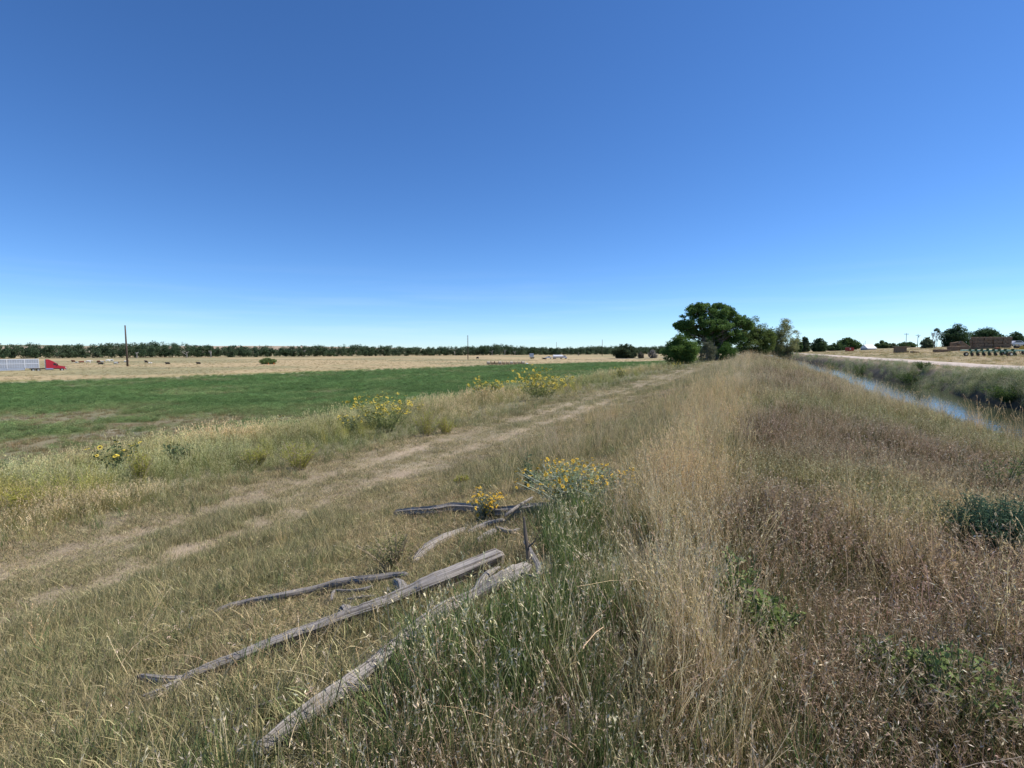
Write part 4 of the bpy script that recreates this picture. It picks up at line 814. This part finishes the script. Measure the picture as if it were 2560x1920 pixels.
# ------------------------------------------------------------------ poles
def pole(px, Y, ptop, r, label, arm=None, lean=0.0, steps=False, name='utility_pole'):
    x, y, z = col_at(px, Y); hh = px_h(ptop, Y, z); root = empty(name, (x, y, z)); tag(root, label, 'pole')
    b = MB(); b.tube([(0, 0, -.5), (lean * hh * .5, 0, hh * .5), (lean * hh, 0, hh)], [r, r * .85, r * .65], 12); b.build('shaft', WOODPOLE, root, smooth=True)
    b = MB(); b.tube([(lean * hh, 0, hh), (lean * hh, 0, hh + .12)], [r * .75, r * .3], 12); b.build('cap', METAL, root)
    if arm:
        b = MB(); b.box(-arm / 2, arm / 2, -.08, .08, hh - .75, hh - .55); b.build('crossarm', WOODPOLE, root)
        for s in (-.46, -.2, .2, .46): b = MB(); b.tube([(s * arm, 0, hh - .55), (s * arm, 0, hh - .42), (s * arm, 0, hh - .3)], [.05, .08, .04], 8); b.build('insulator', GREY, root)
    if steps:
        b = MB()
        for k in range(3): b.box(-1.0, -.1, -.05, .05, hh * .93 - k * 1.8, hh * .93 - k * 1.8 + .12)
        b.build('bracket', GREY, root)
    return root
pole(319, 224, 814, .40, 'tall dark wooden pole nearest to the truck', lean=-.012)
pole(1170, 390, 838, .32, 'second tall pole standing in the pasture near the black cow', steps=True)
pole(1505, 640, 849, .34, 'distant pole left of the dark pasture trees')
pole(1391, 900, 855, .36, 'tiny distant pole above the white tank truck')
pole(1612, 1150, 862, .36, 'farthest tiny pole right of the dark pasture trees')
pole(2262, 300, 833, .16, 'left pole with a crossarm beyond the gravel road', arm=2.6)
pole(2291, 320, 836, .16, 'right pole with crossarm and transformer beyond the gravel road', arm=3.0)
pole(2160, 400, 852, .16, 'short pole beside the white roofed barn')
x, y, z = col_at(2291, 320); b = MB(); b.cyl((.3, -.3, px_h(842, 320, z)), (0, 0, 1), .25, .9, 12); o = b.build('transformer', GREY, None); o.location = (x, y, z)
# hang it as a part of its pole
po = [q for q in C.objects if q.name.startswith('utility_pole') and q.get('label', '').startswith('right pole')][0]; o.parent = po; o.location = (0, 0, 0)
for px, Y, hgt, lb in [(1082, 700, 4.5, 'lone short fence post in the pasture left of the second tall pole'), (1446, 700, 4.5, 'lone short post in the pasture right of the white tank truck')]:
    x, y, z = col_at(px, Y); b = MB(); b.tube([(0, 0, -.3), (.05, 0, hgt)], [.7, .6], 8, wob=.15); o = b.build('fence_post', BARK); o.location = (x, y, z); tag(o, lb, 'post')  # a short fence post, drawn as one thick tapered shaft

# ------------------------------------------------------------------ the livestock truck
def wheel(parent, x, y, r, wdt, name='wheel'):
    b = MB(); b.cyl((0, 0, 0), (0, 1, 0), r, wdt, 20); t = b.build(name, BLACK, parent, smooth=False); t.location = (x, y, r)
    b = MB(); b.cyl((0, 0, 0), (0, 1, 0), r * .55, wdt + .04, 16); b.build('rim', CHROME, t)
def truck():
    hx = R(45); tx, ty = -149.9, 172.1; z = h1(tx, ty) + .1
    root = empty('livestock_truck', (tx, ty, z), hx); tag(root, 'red truck tractor pulling a long aluminium livestock trailer on the highway', 'truck')
    # +x is forward; the nose is at x=0, the side seen is y<0 (towards the camera)
    # cab with sleeper and sloping roof fairing
    b = MB(); b.prism([(-5.0, 1.0), (-1.7, 1.0), (-1.7, 1.9), (-2.1, 2.05), (-2.55, 2.75), (-3.3, 3.35), (-4.3, 3.95), (-5.0, 3.95)], -1.2, 1.2); cab = b.build('cab', RED, root)
    b = MB(); b.prism([(-2.05, 2.06), (-2.5, 2.72), (-2.42, 2.76), (-1.96, 2.08)], -1.05, 1.05); b.build('windshield', GLASS, root)
    for s in (-1, 1): b = MB(); b.prism([(-3.2, 2.0), (-2.35, 2.0), (-2.7, 2.65), (-3.2, 2.65)], s * 1.2 - .015, s * 1.2 + .015); b.build('side_window', GLASS, cab)
    b = MB(); b.prism([(-1.7, .75), (-.15, .75), (-.05, 1.0), (-.1, 1.35), (-.45, 1.6), (-1.7, 1.85)], -.95, .95); b.build('hood', RED, root)
    b = MB(); b.box(-.12, .08, -1.15, 1.15, .45, .78, bev=.04); b.build('bumper', CHROME, root)
    b = MB(); b.box(-.1, -.02, -.55, .55, .85, 1.4); b.build('grille', CHROME, root)
    for s in (-1, 1): b = MB(); b.box(-.3, -.05, s * .82 - .14, s * .82 + .14, 1.05, 1.28, bev=.03); b.build('headlight', WHITE, root)
    for s in (-1, 1): b = MB(); b.cyl((-4.2, s * 1.05, .78), (1, 0, 0), .33, 1.9, 16); b.build('fuel_tank', CHROME, root)
    for s in (-1, 1): b = MB(); b.cyl((-5.15, s * .95, 2.4), (0, 0, 1), .09, 3.0, 10); b.build('exhaust_stack', CHROME, root)
    for s in (-1, 1): b = MB(); b.box(-2.2, -2.1, s * 1.35 - .1, s * 1.35 + .1, 2.0, 2.5); b.build('mirror', BLACK, root)
    b = MB(); b.box(-9.0, -1.0, -.45, .45, .75, 1.05); b.build('frame', DARKSTEEL, root)
    for x in (-1.1, -6.9, -8.1):
        for s in (-1, 1): wheel(root, x, s * (1.05 if x > -2 else .98), .5, .28 if x > -2 else .5)
    # trailer: punched side panels in two decks
    X0, X1 = -22.2, -6.7; tr = MB(); tr.box(X0, X1, -1.24, 1.24, 1.15, 4.05, 0); t = tr.build('trailer', METAL, root)
    b = MB(); b.box(X0 + 4.2, X1 - 3.4, -1.2, 1.2, .55, 1.15); b.build('belly', METAL, t)
    for s in (-1, 1):
        b = MB()
        for zz in (1.45, 1.85, 2.25, 2.85, 3.25, 3.65):
            x = X0 + .35
            while x < X1 - .3: b.box(x, x + .42, s * 1.245 - .006, s * 1.245 + .006, zz, zz + .17); x += .56
        b.build('vent_holes', GREY, t)
        b = MB(); b.box(X0 - .02, X1 + .02, s * 1.26 - .03, s * 1.26 + .03, 3.95, 4.12); b.box(X0, X1, s * 1.27 - .02, s * 1.27 + .02, 2.52, 2.66)
        for xx in (X0, X0 + 4.2, X0 + 8, X1 - 3.4, X1 - .1): b.box(xx, xx + .14, s * 1.28 - .03, s * 1.28 + .03, 1.1, 4.0)
        b.build('rails', WHITE, t)
    for x in (X0 + 1.2, X0 + 2.5):
        for s in (-1, 1): wheel(root, x, s * .98, .5, .5)
    b = MB(); b.box(X1 - 1.6, X1 - 1.3, -.9, .9, .25, 1.15); b.build('landing_gear', DARKSTEEL, root)
truck()
def tank_truck():
    px, Y = 1398, 407; x, y, z = col_at(px, Y); root = empty('tank_truck', (x, y, z + .2), R(8)); tag(root, 'white tank truck parked on the pasture left of the dark trees', 'truck')
    b = MB(); b.tube([(-5.2, 0, 2.1), (-5.0, 0, 2.1), (2.6, 0, 2.1), (2.8, 0, 2.1)], [.8, 1.15, 1.15, .8], 20); tk = b.build('tank', WHITE, root, smooth=False)
    b = MB(); b.box(-4.6, 2.2, -.3, .3, 3.2, 3.32); b.build('walkway', METAL, tk)
    b = MB(); b.prism([(3.0, .9), (6.2, .9), (6.25, 1.7), (5.2, 1.95), (4.8, 2.9), (3.0, 2.9)], -1.15, 1.15); cab = b.build('cab', WHITE, root)
    b = MB(); b.prism([(4.86, 2.0), (5.24, 2.0), (4.86, 2.8)], -1.0, 1.0); b.build('windshield', GLASS, cab)
    for s in (-1, 1): b = MB(); b.box(3.6, 4.6, s * 1.15 - .015, s * 1.15 + .015, 2.0, 2.7); b.build('side_window', GLASS, cab)
    b = MB(); b.box(-5.3, 6.1, -.4, .4, .8, 1.02); b.build('frame', DARKSTEEL, root)
    for xx in (-4.4, -3.2, 1.6, 5.3):
        for s in (-1, 1): wheel(root, xx, s * .95, .5, .32)
tank_truck()
x, y, z = col_at(1371, 430); root = empty('pickup_truck', (x, y, z + .1), R(5)); tag(root, 'small white pickup parked left behind the white tank truck', 'truck')
b = MB(); b.prism([(-2.9, .6), (2.9, .6), (2.9, 1.2), (1.6, 1.35), (1.0, 2.0), (-.6, 2.0), (-.9, 1.3), (-2.9, 1.3)], -.95, .95); bd = b.build('body', WHITE, root)
for s in (-1, 1): b = MB(); b.prism([(-.5, 1.4), (1.3, 1.4), (.9, 1.9), (-.45, 1.9)], s * .95 - .012, s * .95 + .012); b.build('side_window', GLASS, bd)
for xx in (-1.9, 1.9):
    for s in (-1, 1): wheel(root, xx, s * .85, .4, .25)
# sign board
x, y, z = col_at(1329, 430); root = empty('sign_board', (x, y, z), R(-6)); tag(root, 'pale blue grey sign board on posts left of the white trucks', 'sign')
b = MB(); b.box(-1.75, 1.75, -.06, .06, 1.6, 4.6); b.build('board', SIGNM, root)
for s in (-1.3, 1.3): b = MB(); b.box(s - .1, s + .1, .07, .25, -.2, 4.4); b.build('post', WOODPOLE, root)
# traffic cones by the bush
for px, lb in [(671, 'left orange marker cone below the lone round bush'), (685, 'right orange marker cone below the lone round bush')]:
    x, y, z = col_at(px, 259); root = empty('traffic_cone', (x, y, z)); tag(root, lb, 'cone')
    b = MB(); b.tube([(0, 0, .04), (0, 0, .5), (0, 0, .8)], [.24, .12, .05], 14); b.build('cone', ORANGE, root); b = MB(); b.box(-.3, .3, -.3, .3, 0, .05); b.build('base', ORANGE, root)

# ------------------------------------------------------------------ cattle
def cow_mesh(lying, mats, patch):
    m = bpy.data.meshes.new('cow'); V = []; E = []; Rr = []
    def v(p, r): V.append(p); Rr.append(r); return len(V) - 1
    zb = .55 if lying else 1.02
    hip = v((-.65, 0, zb + .1), (.34, .30)); mid = v((0, 0, zb), (.40, .37)); sh = v((.6, 0, zb + .08), (.36, .28)); nk = v((.95, 0, zb + .28), (.2, .17)); hd = v((1.25, 0, zb + .32), (.14, .14)); mz = v((1.55, 0, zb + .14), (.09, .09))
    E += [(hip, mid), (mid, sh), (sh, nk), (nk, hd), (hd, mz)]
    for s in (-1, 1):
        e1 = v((1.15, s * .17, zb + .42), (.04, .04)); e2 = v((1.1, s * .28, zb + .42), (.03, .03)); E += [(hd, e1), (e1, e2)]
    t1 = v((-1.0, 0, zb + .2), (.07, .07)); t2 = v((-1.08, 0, zb - .4 if not lying else .15), (.035, .035)); E += [(hip, t1), (t1, t2)]
    for x0, b in ((-.68, hip), (.62, sh)):
        for s in (-1, 1):
            if lying: a = v((x0 + .1, s * .3, .25), (.13, .13)); c = v((x0 + .45, s * .38, .1), (.07, .07)); E += [(b, a), (a, c)]
            else:
                a = v((x0 + (.08 if x0 < 0 else 0), s * .2, .72), (.14, .13)); k = v((x0 - (.1 if x0 < 0 else -.02), s * .2, .42), (.07, .07)); c = v((x0 + .0, s * .2, .05), (.06, .06)); E += [(b, a), (a, k), (k, c)]
    m.from_pydata(V, E, []); o = bpy.data.objects.new('tmp', m); C.objects.link(o)
    sk = o.modifiers.new('s', 'SKIN'); ss_ = o.modifiers.new('u', 'SUBSURF'); ss_.levels = 1; ss_.render_levels = 1
    for i, sv in enumerate(m.skin_vertices[0].data): sv.radius = Rr[i]; sv.use_root = (i == mid)
    dg = bpy.context.evaluated_depsgraph_get(); me = bpy.data.meshes.new_from_object(o.evaluated_get(dg)); bpy.data.objects.remove(o)
    me.materials.clear()
    for q in mats: me.materials.append(q)
    for p in me.polygons: c = p.center; p.material_index = 1 if len(mats) > 1 and (patch(c.x, c.y, c.z)) else 0; p.use_smooth = True
    return me
BLK = plain('black_hide', (.02, .018, .016), .7); WHT = plain('white_hide', (.68, .65, .58), .8); BRN = plain('red_brown_hide', (.16, .05, .025), .8)
cm = {('b', 0): cow_mesh(False, [BLK, WHT], lambda x, y, z: x > 1.2), ('b', 1): cow_mesh(True, [BLK], None), ('w', 0): cow_mesh(False, [WHT], None), ('w', 1): cow_mesh(True, [WHT, BRN], lambda x, y, z: x > .9), ('r', 0): cow_mesh(False, [BRN, WHT], lambda x, y, z: x > 1.1 or z < .5), ('r', 1): cow_mesh(True, [BRN, WHT], lambda x, y, z: x > 1.1)}
CW = 'cattle resting in the dry pasture'
cows = [(184, 284, 'r', 0, 'reddish brown cow leftmost of the herd'), (193, 282, 'w', 1, 'white calf lying beside the leftmost brown cow'), (204, 286, 'r', 1, 'dark brown cow lying third from the left of the herd'), (222, 270, 'w', 0, 'white cow standing alone between two dark ones'),
        (247, 300, 'r', 1, 'brown cow lying farther back behind the black one'), (253, 254, 'b', 1, 'black cow lying nearest in the left herd'), (257, 298, 'w', 1, 'small white cow lying right of the farther brown cow'), (271, 300, 'w', 0, 'white faced pale cow in the middle of the row before the pole'),
        (281, 310, 'w', 0, 'pale cow farthest back in the left herd'), (291, 262, 'w', 1, 'white cow lying closest to the tall dark pole'), (316, 300, 'w', 1, 'white cow lying directly behind the tall dark pole'), (366, 276, 'b', 0, 'black cow standing right of the tall dark pole'),
        (376, 272, 'w', 1, 'white calf beside the black cow right of the tall pole'), (420, 256, 'b', 1, 'dark cow lying midway between tall pole and round bush'), (497, 258, 'b', 1, 'dark cow lying left of the round bush'), (1194, 400, 'b', 0, 'black cow with a white face right of the second tall pole'),
        (1330, 420, 'b', 1, 'black cow lying below the pale sign board'), (1361, 395, 'b', 1, 'black cow lying just left of the white tank truck')]
for px, Y, c, l, lb in cows:
    x, y, z = col_at(px, Y); o = link('cow', cm[(c, l)]); o.location = (x, y, z); s = 1.15 if px < 1000 else 1.45; s *= .75 if 'calf' in lb or 'small' in lb else 1; o.scale = (s, s, s); o.rotation_euler = (0, 0, rng.choice([0, math.pi]) + rng.normal(0, .4)); tag(o, lb, 'cow', CW)

# ------------------------------------------------------------------ hay
def haymat(name, a, b_):
    m, nt, o = newmat(name); b = nt.nodes.new('ShaderNodeBsdfPrincipled'); b.inputs['Roughness'].default_value = .95; b.inputs['Specular IOR Level'].default_value = .1; tc = nt.nodes.new('ShaderNodeTexCoord'); n = nt.nodes.new('ShaderNodeTexNoise'); n.inputs['Scale'].default_value = 3; n.inputs['Detail'].default_value = 9; n.inputs['Roughness'].default_value = .75
    mp = nt.nodes.new('ShaderNodeMapping'); mp.inputs['Scale'].default_value = (1, 3, 5); cr = nt.nodes.new('ShaderNodeValToRGB'); cr.color_ramp.elements[0].position = .35; cr.color_ramp.elements[0].color = (*a, 1); cr.color_ramp.elements[1].position = .68; cr.color_ramp.elements[1].color = (*b_, 1)
    bp = nt.nodes.new('ShaderNodeBump'); bp.inputs['Strength'].default_value = 1; bp.inputs['Distance'].default_value = .12
    L = nt.links.new; L(tc.outputs['Object'], mp.inputs[0]); L(mp.outputs[0], n.inputs['Vector']); L(n.outputs[0], cr.inputs[0]); L(cr.outputs[0], b.inputs['Base Color']); L(n.outputs[0], bp.inputs['Height']); L(bp.outputs[0], b.inputs['Normal']); L(b.outputs[0], o.inputs[0]); return m
HAYT = haymat('tan_hay', (.30, .22, .13), (.62, .50, .33)); HAYB = haymat('old_brown_hay', (.09, .06, .04), (.40, .29, .19)); HAYP = haymat('pale_hay', (.30, .24, .17), (.62, .54, .42))
for i in range(10):
    px = 1221 + i * 9.6; Y = 254; x, y, z = col_at(px, Y); b = MB(); rr = .88; b.tube([(-.78, 0, rr - .05), (-.7, 0, rr - .05), (.7, 0, rr - .05), (.78, 0, rr - .05)], [rr * .85, rr, rr, rr * .85], 20, wob=.04, seed=i)
    o = b.build('round_bale', HAYT if i % 3 else HAYP); o.location = (x, y, z); o.rotation_euler = (0, 0, R(12) + rng.normal(0, .12)); tag(o, ['leftmost', 'second', 'third', 'fourth', 'fifth', 'sixth', 'seventh', 'eighth', 'ninth', 'rightmost'][i] + (' round hay bale, counted from the left, in the row beyond the green field' if 0 < i < 9 else ' round hay bale of the row beyond the green field'), 'hay bale', 'round bales lined up at the field edge')
x, y, z = col_at(1317, 252); b = MB(); b.tube([(-.5, 0, .3), (-.2, 0, .4), (.3, 0, .38), (.6, 0, .25)], [.2, .42, .4, .15], 9, wob=.2); o = b.build('white_rock', WHITE); o.location = (x, y, z); tag(o, 'pale lump at the right end of the round bale row', 'rock')
def square_bale(loc, rot, dims, mat, label, group=None, seed=0):
    b = MB(); L, D, Hh = dims; rs = random.Random(seed); N = 5; nx = 8
    # rounded, slightly bulging flakes along the length
    def ring(x, g): return [(x + rs.uniform(-.04, .04), y * D / 2 * g + rs.uniform(-.03, .03), Hh / 2 + zz * Hh / 2 * g + rs.uniform(-.03, .03)) for y, zz in ((-1, -.9), (-1, 0), (-1, .9), (-.9, 1), (0, 1.03), (.9, 1), (1, .9), (1, 0), (1, -.9), (.9, -1), (0, -1), (-.9, -1))]
    vs = []
    for i in range(nx + 1): vs += ring(-L / 2 + L * i / nx, .93 if i in (0, nx) else 1 + (.02 if i % 2 else -.02))
    fs = [tuple(range(11, -1, -1)), tuple(nx * 12 + k for k in range(12))] + [(i * 12 + k, i * 12 + (k + 1) % 12, i * 12 + 12 + (k + 1) % 12, i * 12 + 12 + k) for i in range(nx) for k in range(12)]
    b.add(vs, fs); o = b.build('square_bale', mat); o.location = loc; o.rotation_euler = rot; return tag(o, label, 'hay bale', group)
xs, ys, zs = col_at(2476, 150); HA = R(-12); SGp = 'large square bales stacked high beyond the gravel road'
zs = min(h1(xs - 6, ys), h1(xs, ys), h1(xs + 6, ys))
lay = ['bottom', 'second', 'third', 'top']
for k in range(4):
    for i in range(4):
        for d in range(2):
            if k == 3 and i == 3 and d == 1: continue
            lx = -3.5 + i * 2.32 + (.12 * (k % 2)) + random.uniform(-.05, .05); ly = d * 1.32 + random.uniform(-.18, .14)
            X_ = xs + lx * math.cos(HA) - ly * math.sin(HA); Y_ = ys + lx * math.sin(HA) + ly * math.cos(HA)
            square_bale((X_, Y_, zs + .02 + k * .93), (0, random.uniform(-.02, .02), HA + random.uniform(-.02, .02)), (2.16, 1.2, .88), HAYB, 'old square bale, %s from the left in the %s layer, %s row of the stack' % (['first', 'second', 'third', 'fourth'][i], lay[k], 'front' if d == 0 else 'back'), SGp, seed=k * 20 + i * 2 + d)
def pxy(px, Y): return col_at(px, Y)
x, y, z = pxy(2402, 149); square_bale((x, y, z + .9), (0, R(38), HA), (3.0, 1.3, 1.2), HAYB, 'square bale tipped steeply against the left end of the big stack', None, 91)
x, y, z = pxy(2388, 150); square_bale((x, y, z + 1.0), (0, R(-8), HA), (2.5, 1.3, 1.5), HAYB, 'upper leaning bale left of the tipped one', None, 95)
x, y, z = pxy(2399, 146); square_bale((x, y, z), (0, 0, HA + R(80)), (2.4, 1.9, 1.3), HAYB, 'dark square bale right of two lying before the big stack', None, 92)
x, y, z = pxy(2380, 146); square_bale((x, y, z), (0, 0, HA + R(84)), (2.4, 2.0, 1.35), HAYB, 'dark square bale left of two lying before the big stack', None, 93)
x, y, z = pxy(2352, 130); square_bale((x, y, z), (0, 0, R(-6)), (3.4, 1.3, .75), HAYB, 'low collapsed long bale between the block and the big stack', None, 94)
x, y, z = pxy(2285, 135); square_bale((x, y, z), (0, R(4), R(10)), (1.9, 1.0, .4), HAYB, 'flat scattered hay heap just right of the solitary block', None, 96)
x, y, z = pxy(2248, 150); 
root = empty('bale_block', (x, y, z), R(-20)); tag(root, 'solitary dark block of old hay with a flat board on top', 'hay block')
b = MB(); b.box(-1.35, 1.35, -1.0, 1.0, 0, 1.75, bev=.12); b.build('hay', HAYB, root); b = MB(); b.box(-1.5, 2.1, -1.15, 1.15, 1.76, 1.90, bev=.02); b.build('board', HAYT, root)
x, y, z = pxy(2262, 152); square_bale((x, y, z), (0, 0, R(-20)), (1.3, 1.0, .5), HAYB, 'low broken bale at the right side of the solitary block', None, 97)

# ------------------------------------------------------------------ farm implements, shed, barn
def planter():
    Y = 78; x, y, z = col_at(2482, Y); root = empty('row_planter', (x, y, z), R(-3)); tag(root, 'long pale green planter toolbar with dark row units beside the gravel road', 'farm implement')
    b = MB(); b.box(-4.8, 4.6, -.12, .12, .78, 1.0, bev=.02); b.build('toolbar', GREENP, root)
    b = MB(); b.box(-3.2, 3.8, .5, .62, .7, .82); [b.box(q - .05, q + .05, 0, .6, .72, .8) for q in (-3, -1, 1, 3)]; b.build('rear_bar', GREENP, root)
    for q in (-3.6, -2.75, -1.9, -1.05, -.2, .65, 1.5, 2.6):
        u = MB(); u.prism([(-.09, .78), (.09, .78), (.18, .4), (.06, .18), (-.06, .18), (-.16, .42)], -.5, -.38); f = u.build('row_unit', DGREEN, root); f.location.x = q
        u = MB(); u.cyl((0, -.6, .26), (1, .15, 0), .25, .05, 16); d = u.build('disc', DARKSTEEL, f)
        u = MB(); u.cyl((0, -.2, .98), (0, 0, 1), .13, .34, 12, r2=.17); u.build('seed_box', DGREEN, f)
        u = MB(); u.box(-.05, .05, -.9, -.1, .5, .58); u.build('arm', DGREEN, f)
    for s in (-1, 1):
        wheel(root, s * 3.3, .9, .32, .2)
planter()
def yellow_machine():
    x, y, z = col_at(2552, 84); root = empty('yellow_implement', (x, y, z), R(-5)); tag(root, 'faded yellow farm implement frame at the right edge behind the planter', 'farm implement')
    b = MB(); b.box(-2.0, 2.4, -.15, .15, .85, 1.1, bev=.02); b.box(-1.0, -.8, -.15, 1.6, .85, 1.05); b.box(1.0, 1.2, -.15, 1.6, .85, 1.05); b.prism([(-.4, 1.1), (.9, 1.1), (.6, 1.5), (-.2, 1.5)], -.1, .1); b.build('frame', YELLOW, root)
    b = MB(); b.cyl((.2, .9, 1.3), (1, 0, 0), .28, 1.1, 14); b.build('drum', BLACK, root)
    for q in (-1.4, -.5, .4, 1.3): b = MB(); b.tube([(q, -.1, .9), (q - .15, -.35, .55), (q + .05, -.4, .1)], [.05, .045, .03], 6); b.build('shank', DARKSTEEL, root)
    for s in (-1, 1): wheel(root, s * 1.5, 1.3, .42, .25)
yellow_machine()
x, y, z = col_at(2494, 105); root = empty('rusty_implement', (x, y, z)); tag(root, 'small rusty orange implement lying behind the middle of the planter', 'farm implement')
b = MB(); b.box(-1.1, 1.2, -.4, .4, .25, .45); b.prism([(-.9, .45), (.2, .45), (-.1, .95), (-.6, .9)], -.3, .3); b.build('body', plain('orange_rust', (.32, .12, .04), .8, noise=.3), root)
for s in (-1, 1): wheel(root, s * .7, -.5, .26, .15)
x, y, z = col_at(2538, 150); root = empty('white_pickup', (x, y, z + .3), R(-4)); tag(root, 'white vehicle roof just visible at the far right behind the stack', 'car')
b = MB(); b.prism([(-2.4, .5), (2.4, .5), (2.35, 1.0), (1.3, 1.1), (.6, 1.6), (-1.0, 1.6), (-1.6, 1.1), (-2.4, 1.0)], -.85, .85); bd = b.build('body', WHITE, root)
b = MB(); b.prism([(-1.3, 1.12), (1.0, 1.12), (.5, 1.5), (-.9, 1.5)], -.862, .862); b.build('side_window', GLASS, bd)
for xx in (-1.5, 1.5):
    for s in (-1, 1): wheel(root, xx, s * .75, .34, .2)
Y = 270; x, y, z = col_at(2122, Y); root = empty('red_shed', (x, y, z), R(10)); tag(root, 'small red shed before the dome shaped tree', 'shed')
b = MB(); b.box(-1.5, 1.5, -1.2, 1.2, -.3, 1.9); b.build('wall', plain('red_boards', (.40, .045, .03), .7, noise=.2), root); b = MB(); b.prism([(-1.7, 1.9), (1.7, 1.9), (1.3, 2.15), (-1.3, 2.15)], -1.4, 1.4); b.build('roof', DARKSTEEL, root); b = MB(); b.box(-.95, -.35, -1.225, -1.19, .9, 1.5); b.build('window', WHITE, root)
Y = 300; x, y, z = col_at(2169, Y); root = empty('barn', (x, y, z), R(22)); tag(root, 'barn with a pale white gable roof among the right hand trees', 'barn')
b = MB(); b.box(-5.8, 5.8, -3, 3, -1, px_h(870, Y, z)); b.build('wall', GREY, root)
zt, ze = px_h(862, Y, z), px_h(871, Y, z); b = MB(); b.add([(-6.2, -3.4, ze), (6.2, -3.4, ze), (6.2, 3.4, ze), (-6.2, 3.4, ze), (-6.1, 0, zt), (6.1, 0, zt)], [(0, 1, 5, 4), (1, 2, 5), (2, 3, 4, 5), (3, 0, 4), (0, 3, 2, 1)]); b.build('roof', WHITE, root)
root.scale = (.66, .66, 1)
